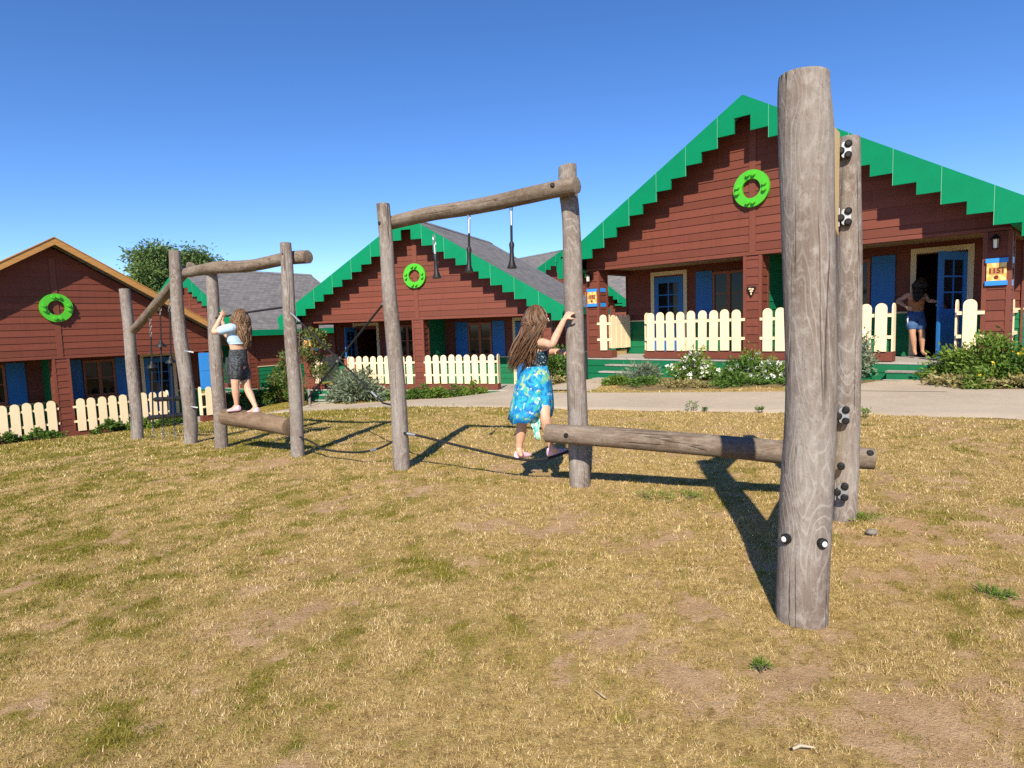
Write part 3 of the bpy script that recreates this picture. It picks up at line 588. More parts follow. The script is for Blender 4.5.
def f_barge(sx, timber):
    def f(mb):
        y0, y1 = -DD - .045, -DD - .006
        if timber:
            for a, b, c in ((0, EE, .18),):
                v = []
                for y in (y0, y1):
                    for x, dz in ((0, .05), (EE, .05), (EE, .05 - c), (0, .05 - c)): v.append((sx * x, y, zr(x) + dz))
                mb.add(v, [(0, 1, 2, 3), (4, 7, 6, 5), (0, 4, 5, 1), (1, 5, 6, 2), (2, 6, 7, 3), (3, 7, 4, 0)], 0)
                v = []
                for y in (y0 - .02, LEN + .3):
                    for x, dz in ((0, .075), (EE + .03, .075), (EE + .03, .052), (0, .052)): v.append((sx * x, y, zr(x) + dz))
                mb.add(v, [(0, 1, 2, 3), (4, 7, 6, 5), (0, 4, 5, 1), (1, 5, 6, 2), (2, 6, 7, 3)], 0)
            return
        pieces = [(0.0, .17, ZA - .40)] + [(.17 + STEPW * k, min(.17 + STEPW * (k + 1), EE), ZA - SL * (.17 + STEPW * k) - .61) for k in range(13)]
        for a, b, zb_ in pieces:
            v = []
            for y in (y0, y1):
                for x, z in ((a, zr(a) + .03), (b, zr(b) + .03), (b, zb_), (a, zb_)): v.append((sx * x, y, z))
            mb.add(v, [(0, 1, 2, 3), (4, 7, 6, 5), (0, 4, 5, 1), (1, 5, 6, 2), (2, 6, 7, 3), (3, 7, 4, 0)], 0)
        for k in (1, 3, 5, 7, 9, 11):
            x = .17 + STEPW * k; zb_ = ZA - SL * x - .61
            mb.box(sx * x - .0035, sx * x + .0035, y0 - .003, y0 - .0005, zb_, zr(x) + .025, 1)  # thin strip over each panel joint, sunlit gap put in as pale colour
        v = []                                          # return along the eave
        x0, x1 = EE + .001, EE + .03
        mb.box(min(sx * x0, sx * x1), max(sx * x0, sx * x1), y0, LEN + .35, zr(EE) - .22, zr(EE) + .025, 0)
        mb.box(min(sx * (XO + .04), sx * EE), max(sx * (XO + .04), sx * EE), y1 + .002, LEN + .3, zr(EE) - .2, zr(EE) - .17, 0)
    return f
def f_ring(mb):
    n, r0, r1, t = 48, .20, .385, .07
    vs = []
    for y in (-t, 0):
        for r in (r0, r1):
            for k in range(n): a = 2 * math.pi * k / n; vs.append((r * math.cos(a), y, r * math.sin(a)))
    q = lambda i, k: i * n + k % n; fs = []
    for k in range(n):
        fs += [(q(0, k), q(0, k + 1), q(1, k + 1), q(1, k)), (q(2, k), q(3, k), q(3, k + 1), q(2, k + 1)), (q(1, k), q(1, k + 1), q(3, k + 1), q(3, k)), (q(0, k), q(2, k), q(2, k + 1), q(0, k + 1))]
    mb.add(vs, fs)
def f_stud(mb): mb.tube([(0, 0, 0), (0, -.05, 0), (0, -.058, 0)], [.046, .046, .04], 16)
def f_steps(mb):
    for k in range(3):
        z = DK - .15 * (k + 1); y = -.28 * (k + 1); yb = y + .28 - .03
        mb.box(-.5, .5, y + .02, yb, z - .6, z - .03, 0); mb.box(-.52, .52, y, yb + (.01 if k else .0), z - .03, z, 1)
DW, DH = .86, 2.06
def f_leaf(mb):
    mb.box(0, DW, -.022, .022, 0, .95); mb.box(0, .13, -.022, .022, .95, DH); mb.box(DW - .13, DW, -.022, .022, .95, DH); mb.box(.13, DW - .13, -.022, .022, DH - .16, DH)
    mb.box(DW / 2 - .018, DW / 2 + .018, -.02, .02, .95, DH - .16)
    for z in (1.27, 1.58): mb.box(.13, DW - .13, -.0185, .0185, z - .015, z + .015)
    for x in (.14, DW / 2 + .04): mb.box(x, x + .25, -.030, -.0225, .14, .84)
def f_pane(mb): mb.box(.131, DW - .131, -.006, .006, .951, DH - .161)
def f_handle(mb): mb.box(DW - .085, DW - .045, -.032, -.0225, .92, 1.12); mb.tube([(DW - .065, -.03, 1.03), (DW - .065, -.075, 1.03), (DW - .17, -.075, 1.03)], .011, 8)
def f_dframe(mb):
    for a in (-.10, .881): mb.box(a, a + .099, -.045, .02, 0, 2.12)
    mb.box(-.10, .98, -.047, .02, 2.121, 2.225)
def f_wframe(mb):
    w, h = .86, 1.12
    for a, b, c, d in ((0, .06, 0, h), (w - .06, w, 0, h), (.06, w - .06, h - .07, h), (.06, w - .06, 0, .07), (w / 2 - .05, w / 2 + .05, .07, h - .07)): mb.box(a, b, -.05, .01, c, d)
    for a, b in ((.06, w / 2 - .05), (w / 2 + .05, w - .06)): mb.box(a, b, -.035, .0, .55, .58)
    mb.box(-.03, w + .03, -.08, -.0, -.05, -.001)
def f_wpane(mb): mb.box(.061, .799, -.022, -.006, .071, 1.049)
def f_gwin(mb):
    for a, b, c, d in ((0, .08, 0, .62), (.72, .8, 0, .62), (.08, .72, .54, .62), (.08, .72, 0, .08), (.37, .43, .08, .54)): mb.box(a, b, -.05, 0, c, d)
def f_gpane(mb): mb.box(.081, .719, -.02, -.004, .081, .539)
def f_shutter(mb):
    mb.box(0, .45, -.03, -.002, 0, 1.2)
    for z in (.16, 1.0): mb.box(.02, .43, -.042, -.031, z - .04, z + .04)
    for x in (.11, .22, .33): mb.box(x, x + .008, -.0325, -.0305, .03, .11)
    for x in (.11, .22, .33): mb.box(x - .003, x + .003, -.0315, -.030, .21, .95)

def house(name, label, h, timber=False, left_door=0.0, right_door=0.0, group='wooden holiday houses', closed=False):
    r = empty(name, (h[0], h[1], h[2]), h[3], label, 'house', group)
    part('gable_wall', f_gable, [M['clad'], M['trim']], r); part('rear_wall', f_rear, M['clad'], r)
    part('porch_wall', f_porch_wall, [M['clad'], M['greenclad'], M['creamtrim']], r)
    for sx in (1, -1): part('side_wall%d%d' % (sx, closed), f_side(sx, .37 if closed else DEPTH), [M['clad'], M['greenclad'], M['creamtrim']], r, 'side_wall')
    part('porch_partition', f_partition, M['greenclad'], r)
    for x in (-XO + PW / 2, 0, XO - PW / 2): part('pillar', f_pillar, [M['clad'], M['trim']], r, loc=(x, PW / 2 + .001, 0))
    part('porch_deck', f_deck, [M['deck'], M['darkroom']], r); part('plinth', f_plinth, M['greenclad'], r); part('base_board', f_baseboard, M['trim'], r); part('porch_ceiling', f_ceiling, M['ceiling'], r)
    part('roof', f_roof, M['roof'], r)
    for sx in (1, -1):
        k = 'bargeboard%d%d' % (sx, timber); part(k, f_barge(sx, timber), [M['timber']] if timber else [M['green'], M['lit_seam']], r, 'bargeboard')
    if closed:
        for x in (.75, 2.0): w = part('gable_window', f_gwin, M['timber'], r, loc=(x, -.024, 2.16)); part('gable_pane', f_gpane, M['glass'], w)
    rg = None if closed else part('ring_emblem', f_ring, M['lime'], r, loc=(0, -.036, 3.431), smooth=True)
    for a in () if closed else (78, 102, 168, 192, 258, 282, 348, 12): part('stud', f_stud, M['lime'], rg, loc=(.293 * math.cos(R(a)), -.075, .293 * math.sin(R(a))), smooth=True)
    for x in (-3.15, 3.15): part('porch_steps', f_steps, [M['greenclad'], M['deck']], r, loc=(x, -.03, 0))
    for i, (x, op) in enumerate(((-3.52, left_door), (2.66, right_door))):
        fr = part('door_frame', f_dframe, M['creamtrim'], r, loc=(x, DEPTH - .001, DK))
        if i == 0: d = part('door', f_leaf, M['blue'], r, loc=(x, DEPTH - .01 - (.03 if op else 0), DK + .015), rot=(0, 0, -op))
        else: d = part('door', f_leaf, M['blue'], r, loc=(x + DW, DEPTH - .01 - (.03 if op else 0), DK + .015), rot=(0, 0, math.pi + op))
        part('door_pane', f_pane, M['glass'], d); part('handle', f_handle, M['steel'], d)
    for x in (-1.81, .95):
        w = part('window', f_wframe, M['winframe'], r, loc=(x, DEPTH - .026, .78)); part('window_pane', f_wpane, M['glass'], w)
        for sx in (x - .47, x + .88): part('shutter', f_shutter, M['blue'], r, loc=(sx, DEPTH - .022, .74))
    return r

def f_picket(mb):
    w, n = .1, 10; poly = [(-w, 0), (w, 0), (w, .81)] + [(w * math.cos(math.pi * k / n), .81 + w * math.sin(math.pi * k / n)) for k in range(1, n)] + [(-w, .81)]
    mb.prism(poly, lambda u, o, z: (u, o, z), -.013, .013)
def fence(label, h, A, B, n, rail_in=True, group='cream picket fences'):
    """n pickets from local (x,y) A to B on the porch edge"""
    ax, ay = hw(h, *A); bx, by = hw(h, *B); L = math.hypot(bx - ax, by - ay); rz = math.atan2(by - ay, bx - ax)
    r = empty('picket_fence', (ax, ay, h[2]), rz, label, 'picket fence', group)
    for k in range(n):
        x = L * (k + .5) / n; part('picket', f_picket, M['cream'], r, loc=(x, -.005 + random.uniform(-.003, .003), random.uniform(-.010, .012)), rot=(0, random.uniform(-.013, .013), 0))
    for z in (.27, .68):
        mb = MB(); mb.box(-.04, L + .04, .0135, .055, z - .03, z + .03); mb.build('rail', M['cream'], r)
    return r
def house_fences(h, who, flags):
    f = -.055
    if 'L' in flags: fence('long cream picket fence left of the middle pillar of %s' % who, h, (-2.62, f), (-.20, f), 9)
    if 'R' in flags: fence('long cream picket fence right of the middle pillar of %s' % who, h, (.21, f), (2.62, f), 9)
    if 'l' in flags: fence('short cream picket stub between steps and left pillar of %s' % who, h, (-4.04, f), (-3.68, f), 1)
    if 'r' in flags: fence('short cream picket stub between steps and right pillar of %s' % who, h, (3.70, f), (4.03, f), 1)
    if 'a' in flags: fence('edge-on cream picket left of the right steps of %s' % who, h, (2.665, -.02), (2.665, .20), 1)
    if 'b' in flags: fence('edge-on cream picket right of the left steps of %s' % who, h, (-2.665, .20), (-2.665, -.02), 1)
    if 'c' in flags: fence('edge-on cream picket right of the right steps of %s' % who, h, (3.66, .20), (3.66, -.02), 1)
    if 'x' in flags: fence('cream picket fence closing the left porch end of %s' % who, h, (-4.3, .42), (-4.3, 1.85), 6)
    if 'y' in flags: fence('cream picket fence closing the right porch end of %s' % who, h, (4.3, 1.85), (4.3, .42), 6)

def lantern(label, loc, rz):
    r = empty('wall_lantern', loc, rz, label, 'wall lantern', 'porch lanterns'); r.scale = (.78, .78, .78)
    b = MB(); b.box(-.05, .05, -.02, 0, -.09, .09); b.tube([(0, -.01, .10), (0, -.07, .17), (0, -.13, .15)], .012, 8); b.build('bracket', M['brass'], r)
    b = MB(); b.tube([(0, -.13, .20), (0, -.13, .15), (0, -.13, .10), (0, -.13, .085)], [.02, .05, .10, .10], 12); b.tube([(0, -.13, -.10), (0, -.13, -.13)], [.06, .045], 12)
    for k in range(4): a = math.pi / 4 + k * math.pi / 2; b.tube([(.062 * math.cos(a), -.13 + .062 * math.sin(a), .09), (.055 * math.cos(a), -.13 + .055 * math.sin(a), -.11)], .006, 6)
    b.build('lantern_cage', M['brass'], r, smooth=True, sharp=40)
    b = MB(); b.tube([(0, -.13, .085), (0, -.13, -.1)], [.055, .048], 14); b.build('lantern_glass', M['lampglass'], r, smooth=True, sharp=40)
def text_mesh(txt, size, mat, extrude=.002):
    cu = bpy.data.curves.new('lettering', 'FONT'); cu.body = txt; cu.size = size; cu.align_x = 'CENTER'; cu.align_y = 'CENTER'; cu.extrude = extrude; cu.offset = size * .025
    o = bpy.data.objects.new('lettering', cu); COL.objects.link(o); dg = bpy.context.evaluated_depsgraph_get(); me = bpy.data.meshes.new_from_object(o.evaluated_get(dg)); bpy.data.objects.remove(o); me.materials.clear(); me.materials.append(mat); return me
def sign(label, loc, rz, txt):
    r = empty('house_sign', loc, rz, label, 'house sign', 'sunburst house signs')
    b = MB(); b.box(-.135, .135, -.035, 0, -.15, .15); b.build('sign_board', M['sun_sign'], r)
    b = MB()
    for z in (.19, -.19): b.box(-.155, .155, -.04, 0, z - .038, z + .038); b.box(.182, .205, .06, .30, z - .05, z + .05)
    b.build('blue_block', M['brightblue'], r)
    b = MB(); b.box(-.105, .105, -.038, -.0352, -.045, .075); b.build('name_panel', M['timber'], r)
    if txt: link('lettering', text_mesh(txt, .115, M['signred']), r, (0, -.0405, .015), (R(90), 0, 0))
    b = MB(); b.tube([(0, -.036, -.09), (0, -.044, -.09)], .035, 6); b.build('badge', M['signred'], r)
    return r

house('wooden_house', 'large brown house with a green stepped gable, nearest on the right', H3, right_door=R(68)); house_fences(H3, 'the large right house', 'LRlrabcxy')
house('wooden_house', 'brown house with a green stepped gable in the middle behind the hanging grips', H2, left_door=R(82)); house_fences(H2, 'the middle house', 'LRlabxy')
house('wooden_house', 'brown house with a plain orange timber gable edge on the left', H1, timber=True); house_fences(H1, 'the orange-edged left house', 'LRrac')
house('wooden_house', 'brown house seen sideways under a long grey roof behind the girl on the log', H5, closed=True)
house('wooden_house', 'distant brown house whose green stepped gable shows between the middle and right houses', H4, closed=True)
house('wooden_house', 'farthest grey roof glimpsed through the open porch of the right house', (4.6, 50.0, .35, -1.5708), closed=True)
def wall_at(h, X, Y, Z): x, y = hw(h, X, Y); return (x, y, h[2] + Z)
PX = XO - PW / 2
lantern('dark wall lantern above the sign on the right-hand pillar of the large house', wall_at(H3, PX - .02, -.026, 1.83), H3[3]); lantern('dark wall lantern above the sign on the left-hand pillar of the large house', wall_at(H3, -PX - .06, -.026, 1.86), H3[3])
sign('yellow and blue sunburst sign on the right-hand pillar of the large house', wall_at(H3, PX, -.025, 1.36), H3[3], '1151'); sign('yellow and blue sunburst sign on the left-hand pillar of the large house', wall_at(H3, -PX, -.025, 1.36), H3[3], '1152')
lantern('dark wall lantern on the right pillar of the orange-edged left house', wall_at(H1, PX, -.026, 1.83), H1[3]); sign('sunburst sign on the right pillar of the orange-edged left house', wall_at(H1, PX, -.025, 1.36), H1[3], None)
sign('sunburst sign on the left pillar of the middle house, behind the small tree', wall_at(H2, -PX, -.025, 1.36), H2[3], None)
# blue panel standing at the porch end of the left house
b = MB(); b.box(-.2, .2, -.02, .02, 0, 1.15); b.box(-.17, .17, -.028, -.0205, .06, .5); b.box(-.17, .17, -.028, -.0205, .58, 1.09)
o = b.build('blue_board', M['brightblue']); o.location = wall_at(H1, 3.86, -.02, .85); o.rotation_euler = (0, 0, H1[3]); tag(o, 'bright blue sunlit panel at the right porch end of the orange-edged house', 'board')
# triangular plaque on the middle pillar of the right house
b = MB(); tri = [(-.085, .09), (-.1, .05), (0, -.13), (.1, .05), (.085, .09)]; b.prism(tri, lambda u, o, z: (u, o, z), -.03, 0)
r = empty('triangle_plaque', wall_at(H3, -.01, -.026, 1.29), H3[3], 'small dark triangular plaque with pale marks on the middle pillar', 'plaque'); b.build('plaque_board', M['brass'], r)
b = MB(); b.box(-.055, .0, -.034, -.0305, .03, .06); b.box(.01, .055, -.034, -.0305, .02, .05); b.box(-.03, .035, -.034, -.0305, -.02, .008); b.box(-.012, .012, -.034, -.0305, -.085, -.035); b.build('pale_mark', M['cream'], r)
# chair on the porch of the middle house
r = empty('porch_chair', wall_at(H2, -3.1, .75, DK), H2[3] + .3, 'reddish wooden chair on the porch of the middle house', 'chair')
for x in (-.22, .22):
    for y, hh in ((-.22, .45), (.22, .95)): b = MB(); b.box(x - .025, x + .025, y - .025, y + .025, 0, hh); b.build('leg', M['redwood'], r)
b = MB(); b.box(-.26, .26, -.26, .26, .451, .49); b.build('seat', M['redwood'], r, bevel=.006)
b = MB(); [b.box(-.2 + k * .14, -.09 + k * .14, .175, .194, .52, .93) for k in range(3)]; b.box(-.25, .25, .17, .196, .931, .99); b.build('backrest', M['redwood'], r)

# ------------------------------------------------------------------ wooden climbing trail
def vv(p): return Vector(p)
def catmull(L, sub):
    L = [Vector(p) for p in L]; out = []
    for i in range(len(L) - 1):
        P0, P1, P2, P3 = L[max(i - 1, 0)], L[i], L[i + 1], L[min(i + 2, len(L) - 1)]
        for k in range(sub):
            f = k / sub; out.append(.5 * ((2 * P1) + (-P0 + P2) * f + (2 * P0 - 5 * P1 + 4 * P2 - P3) * f ** 2 + (-P0 + 3 * P1 - 3 * P2 + P3) * f ** 3))
    out.append(L[-1]); return out
def lerp_list(L, sub):
    out = []
    for i in range(len(L) - 1): out += [L[i] + (L[i + 1] - L[i]) * k / sub for k in range(sub)]
    return out + [L[-1]]
def timber(name, pts, rad, mat, parent, n=28, sub=8, rough=.04, seed=0, chamfer=.012):
    """round pole with an uneven surface; mesh is local to its first point so the grain follows the pole"""
    P = catmull(pts, sub); Rr = lerp_list(list(rad), sub)
    o0 = P[0].copy(); ax = (P[-1] - P[0]).normalized(); q = Vector((0, 0, 1)).rotation_difference(ax); qi = q.inverted()
    Lp = [qi @ (p - o0) for p in P]
    Lp = [Lp[0]] + [Lp[0].lerp(Lp[1], .08)] + Lp[1:-1] + [Lp[-1].lerp(Lp[-2], .08)] + [Lp[-1]]; Rr = [Rr[0] - chamfer] + [Rr[0]] + Rr[1:-1] + [Rr[-1]] + [Rr[-1] - chamfer]
    vs = []; fs = []
    for i, p in enumerate(Lp):
        for k in range(n):
            a = 2 * math.pi * k / n; d = Vector((math.cos(a), math.sin(a), 0))
            w = 1 + rough * (mnoise.noise(Vector((d.x * 1.3 + seed * 7.1, d.y * 1.3, p.z * 1.6))) * 1.3 + .4 * mnoise.noise(Vector((d.x * 4 + seed, d.y * 4, p.z * 5))))
            vs.append(p + d * Rr[i] * w)
    for i in range(len(Lp) - 1):
        for k in range(n): fs.append((i * n + k, i * n + (k + 1) % n, (i + 1) * n + (k + 1) % n, (i + 1) * n + k))
    for e, base in ((0, 0), (1, (len(Lp) - 1) * n)):
        vs.append(sum((vs[base + k] for k in range(n)), Vector()) / n); c = len(vs) - 1
        for k in range(n): fs.append((base + (k + 1) % n, base + k, c) if e == 0 else (base + k, base + (k + 1) % n, c))
    mb = MB(); mb.add(vs, fs); me = mb.mesh(name, mat, True, 50)
    ob = link(name, me, None, o0); ob.rotation_euler = q.to_euler()
    if parent: ob.parent = parent; ob.matrix_parent_inverse = Matrix.Identity(4); ob.location = o0 - Vector(parent.location)
    return ob
def post(key, parent, mat='post', rough=.045, tilt=(0, 0)):
    P, r = PT['posts'][key]; P = [Vector(p) for p in P]; P = [P[0] - Vector((0, 0, .35))] + P; r = [r[0]] + r
    o = timber('post', P, r, M[mat], parent, seed=len(key) + ord(key[1]) + ord(key[-1]), rough=rough)
    n = 28
    if tilt != (0, 0):                                                   # sawn top is not level
        me = o.data; nv = len(me.vertices)
        for i in list(range(nv - 2 - 2 * n, nv - 2)) + [nv - 1]:
            v = me.vertices[i]; v.co.z += v.co.x * tilt[0] + v.co.y * tilt[1]
    return o
def child_mesh(name, mb, mat, parent, smooth=False, sharp=40):
    """mesh given in world coordinates under an unrotated parent Empty"""
    pl = Vector(parent.location); mb.v = [tuple(Vector(v) - pl) for v in mb.v]
    return mb.build(name, mat, parent, smooth=smooth, sharp=sharp)
def bolt(p, n_, parent, r=.02, h=.016, cap=None, name='bolt'):
    n_ = Vector(n_).normalized(); p = Vector(p); mb = MB(); mb.tube([p - n_ * .02, p + n_ * h * .5, p + n_ * h], [r, r, r * .6], 14); o = child_mesh(name, mb, M['black'], parent, True)
    if cap: mb = MB(); mb.tube([p + n_ * h, p + n_ * (h + .003)], [r * .55, r * .5], 14); mb.v = [tuple(Vector(v) - Vector(parent.location)) for v in mb.v]; c = mb.build('bolt_cap', M['white'], o)
    return o
def surf(p, cam_off, ref):
    return Vector(p)
to_cam = lambda p: (Vector((0, 0, CAM_H)) - Vector(p)).normalized()
def flatcam(p): d = to_cam(p); d.z = 0; return d.normalized()

# near climbing wall: two posts joined by edge-on tan boards
b0 = Vector(PT['posts']['big'][0][1]); s0 = Vector(PT['posts']['second'][0][1])
r = empty('climbing_wall', (1.6, 3.2, g(1.6, 3.2)), 0, 'tall weathered double-post climbing frame with tan boards, nearest the camera', 'climbing frame')
post('big', r, tilt=(-.03, .06), rough=.02); post('second', r, rough=.05)
bp = Vector(PT['posts']['big'][0][4]); sp_ = Vector(PT['posts']['second'][0][4]); dirb = (Vector((bp.x, bp.y, 0)) - Vector((sp_.x, sp_.y, 0))).normalized(); nrm = Vector((-dirb.y, dirb.x, 0))
if nrm.dot(flatcam(sp_)) < 0: nrm = -nrm
def wall_board(z0, z1, name='board', cut=.0):
    mb = MB(); tw = .02
    a = Vector((sp_.x, sp_.y, 0)) + dirb * .03 - Vector((.085, 0, 0)); L = (Vector((bp.x, bp.y, 0)) - Vector((sp_.x, sp_.y, 0))).length - .16
    T = lambda u, o, z: tuple(a + dirb * u + nrm * o + Vector((0, 0, z)))
    poly = [(0, z0), (L * .55, z0 + cut), (L, z0 + cut * .3), (L, z1 - .16), (L * .5, z1 - .06), (0, z1)]
    mb.prism(poly, T, -tw, tw); return child_mesh(name, mb, M['tan'], r)
wall_board(1.80, 2.41, cut=.12); wall_board(.25, .745, cut=.10)
for z in (2.20, 1.93, .70, .29):
    c = Vector((sp_.x, sp_.y, z)); 
    for i, (x, y, zz) in enumerate([tuple(p) for p in PT['posts']['second'][0]]): pass
for (px, py, pz) in PT['brackets'][:4]:
    p = Vector((px, py, pz)); n_ = flatcam(p); side = Vector((n_.y, -n_.x, 0)); ctr = p + n_ * .012
    if side.x < 0: side = -side
    mb = MB(); T = lambda u, o, z: tuple(ctr + side * u + n_ * o + Vector((0, 0, z))); mb.prism([(-.024, -.034), (-.016, -.046), (.020, -.046), (.028, -.034), (.028, .034), (.020, .046), (-.016, .046), (-.024, .034)], T, -.02, .006)
    mb.prism([(-.04, -.055), (-.0345, -.055), (-.0345, .055), (-.04, .055)], T, -.06, .006); child_mesh('bracket', mb, M['steel'], r)
    for u, z in ((.012, .033), (.012, -.033), (-.028, -.004)): bolt(ctr + side * u + Vector((0, 0, z)) + n_ * .006, n_, r, .0215)
bolt(Vector(PT['brackets'][4]) + flatcam(PT['brackets'][4]) * .012, flatcam(PT['brackets'][4]), r, .022)
for p in PT['whitebolts']:
    p = Vector(p); c = Vector(PT['posts']['big'][0][2]).lerp(Vector(PT['posts']['big'][0][1]), .5); e = flatcam(c); sd = Vector((-e.y, e.x, 0)); sd = sd if sd.x > 0 else -sd; d = (e * .76 + sd * (.66 if p.x > 1.15 else -.66)).normalized(); q = Vector((c.x, c.y, p.z)) + d * .108; bolt(q, d, r, .022, .011, True)

# front frame: two posts and a top beam
r = empty('log_arch', (-.3, 5.55, g(-.3, 5.55)), 0, 'weathered log frame with three black grips hanging from its top beam', 'climbing frame', 'log climbing frames')
post('p580', r, tilt=(.1, 0)); post('p402', r)
timber('top_beam', PT['Cbeam'], [.062, .066, .066, .068, .066], M['beam'], r, rough=.07, seed=3, n=24)
for p, rr in (((-.02 + PT['Cbeam'][4][0] - .17, PT['Cbeam'][4][1] + .02, PT['Cbeam'][4][2] - .005), .06),): d = flatcam(p); bolt(Vector(p) + d * rr, d, r, .018)
p = Vector(PT['posts']['p402'][0][-1]) - Vector((0.02, 0, .19)); d = flatcam(p); bolt(p + d * .062 - Vector((.02, 0, 0)), d, r, .018)
# middle frame
r = empty('log_arch', (-3.0, 7.5, g(-3, 7.5)), 0, 'weathered log frame above the girl in grey shorts, with a log step between its posts', 'climbing frame', 'log climbing frames')
post('p298', r); post('p222', r)
timber('top_beam', PT['Blog'], [.062, .074, .072, .072, .072], M['beam'], r, rough=.09, seed=5, n=24)
timber('log_step', [(a, b_, c - .033) for a, b_, c in PT['step']], [.098, .105, .10], M['log'], r, rough=.04, seed=9, n=24)
p = Vector(PT['posts']['p298'][0][-1]) - Vector((0, 0, .13)); d = flatcam(p); bolt(p + d * .062 - Vector((.03, 0, 0)), d, r, .018)
for q in ((PT['step'][2][0] + .03, PT['step'][2][1] - .02, PT['step'][2][2]),):
    e = Vector(PT['posts']['p298'][0][2]); mb = MB(); mb.tube([Vector(q), Vector((e.x, e.y, q[2] + .02))], .014, 8); child_mesh('steel_pin', mb, M['steel'], r)
# far frame
r = empty('log_arch', (-5.3, 9.4, g(-5.3, 9.4)), 0, 'weathered log frame with a slanting top pole, leftmost of the log frames', 'climbing frame', 'log climbing frames')
post('p190', r, rough=.06); post('p138', r)
timber('slanting_pole', PT['Adiag'], [.066, .072, .068, .064], M['beam'], r, rough=.06, seed=6, n=22)
for px, z in ((-4.30, 1.10), (-4.24, .36)):
    p = Vector(PT['posts']['p190'][0][2]); p.z = z; mb = MB(); d = flatcam(p); c = p + d * .09 + Vector((.06, 0, 0)); mb.tube([c - Vector((.05, 0, -.01)), c + d * .02, c + Vector((.06, 0, -.012))], .012, 8); child_mesh('steel_clip', mb, M['steel'], r)
# balance beam
r = empty('balance_beam', (1.3, 4.5, g(1.3, 4.5)), 0, 'long weathered balance beam bolted low between the posts', 'balance beam')
timber('log', PT['Dbeam'], [.072, .080, .080, .078, .070], M['beam'], r, rough=.05, seed=12, n=26)
p = Vector(PT['Dbeam'][0]).lerp(Vector(PT['Dbeam'][1]), .28); d = flatcam(p); bolt(p + d * .066 + Vector((0, 0, .004)), d, r, .02)
p = Vector(PT['Dbeam'][4]).lerp(Vector(PT['Dbeam'][3]), .05); d = (flatcam(p) + Vector((0, 0, .9))).normalized(); bolt(p + d * .064, d, r, .022)

def rope(label, pts, rad=.012, sub=10, clip=(), group='black climbing ropes', cat='rope'):
    pts = catmull(pts, sub) if sub > 1 else [Vector(p) for p in pts]
    r = empty('climbing_rope', pts[0], 0, label, cat, group)
    mb = MB(); mb.tube(pts, rad, 8); child_mesh('cord', mb, M['rope'], r, True)
    for i0, i1 in clip: mb = MB(); mb.tube(pts[i0:i1], rad * 1.25, 8); child_mesh('steel_sleeve', mb, M['steel'], r, True)
    return r
def chain(mb, a, b, link_l=.045):
    a, b = Vector(a), Vector(b); n = max(2, int((b - a).length / link_l)); d = (b - a) / n; t = d.normalized(); u = t.orthogonal().normalized(); w = t.cross(u)
    for k in range(n):
        c = a + d * (k + .5); x = u if k % 2 else w
        ring = [c + t * (math.cos(q) * link_l * .62) + x * (math.sin(q) * link_l * .33) for q in [2 * math.pi * j / 8 for j in range(9)]]; mb.tube(ring, .0055, 5)
def dlerp(a, b, n): return [Vector(a).lerp(Vector(b), k / n) for k in range(n + 1)]
L1 = dlerp(PT['x1'][0], PT['x1'][1], 20); rope('black rope slanting down left from the post beside the hanging grips', L1, .011, 1, ((0, 2), (11, 13)))
L2 = dlerp(PT['x2'][0], PT['x2'][2], 18) + [Vector(PT['x2'][3])]; rope('dark rope with silver ends slanting down right from the post of the log frame', L2, .0095, 1, ((0, 3), (16, 18)))
rope('short hand rope at head height beside the girl on the log', PT['hand'], .012, 8)
rope('slack foot rope sagging to the grass between two posts', PT['slack'], .011, 6, ((27, 30),))
rope('foot rope the girl in the blue dress stands on', PT['foot'], .0115, 6, ((2, 6),))
# hanging grips
gl = ('leftmost and shortest-looking black rubber grip hanging from the top beam', 'middle black rubber grip of the three hanging from the top beam', 'black rubber grip hanging nearest the girl in the blue dress')
for k in range(3):
    a, b_ = Vector(PT['grip%d' % k][0]), Vector(PT['grip%d' % k][1]); r = empty('hanging_grip', a, 0, gl[k], 'hanging grip', 'hanging rubber grips'); L = (a - b_).length; d = (b_ - a) / L
    mb = MB(); chain(mb, a + Vector((0, 0, .03)), a + d * (.07)); mb.tube([a + d * .06, a + d * (.06 + .13)], .011, 10); child_mesh('steel_sleeve', mb, M['steel'], r, True)
    mb = MB(); mb.tube([a + d * .18, a + d * (L - .16)], .0105, 10); child_mesh('cord', mb, M['rope'], r, True)
    mb = MB(); mb.tube([a + d * (L - .22), a + d * (L - .20), a + d * (L - .15), a + d * (L - .06), a + d * (L - .015), a + d * L], [.016, .023, .017, .021, .036, .043], 18); child_mesh('rubber_bell', mb, M['black'], r, True, 60)
# rope ladder hanging in the far frame
r = empty('rope_ladder', PT['lad1'][0], 0, 'rope ladder with two dark rubber rungs hanging from the slanting pole', 'rope ladder')
for k in range(3):
    a, m_, b_ = [Vector(p) for p in PT['lad%d' % k]]; b_.z = g(b_.x, b_.y) - .03; mb = MB(); chain(mb, a, a + (m_ - a) * (.3 if k else .45), .05); chain(mb, b_ + Vector((0, 0, .22)), b_, .05); child_mesh('chain', mb, M['chain'], r)
    mb = MB(); mb.tube([a + (m_ - a) * (.28 if k else .43), m_, b_ + Vector((0, 0, .2))], .012, 8); child_mesh('cord', mb, M['rope'], r, True)
    mb = MB(); mb.tube([m_ + Vector((0, 0, .07)), m_ + Vector((0, 0, .03)), m_ - Vector((0, 0, .01)), m_ - Vector((0, 0, .03))], [.018, .03, .075, .078], 14); child_mesh('rubber_bell', mb, M['black'], r, True, 60)
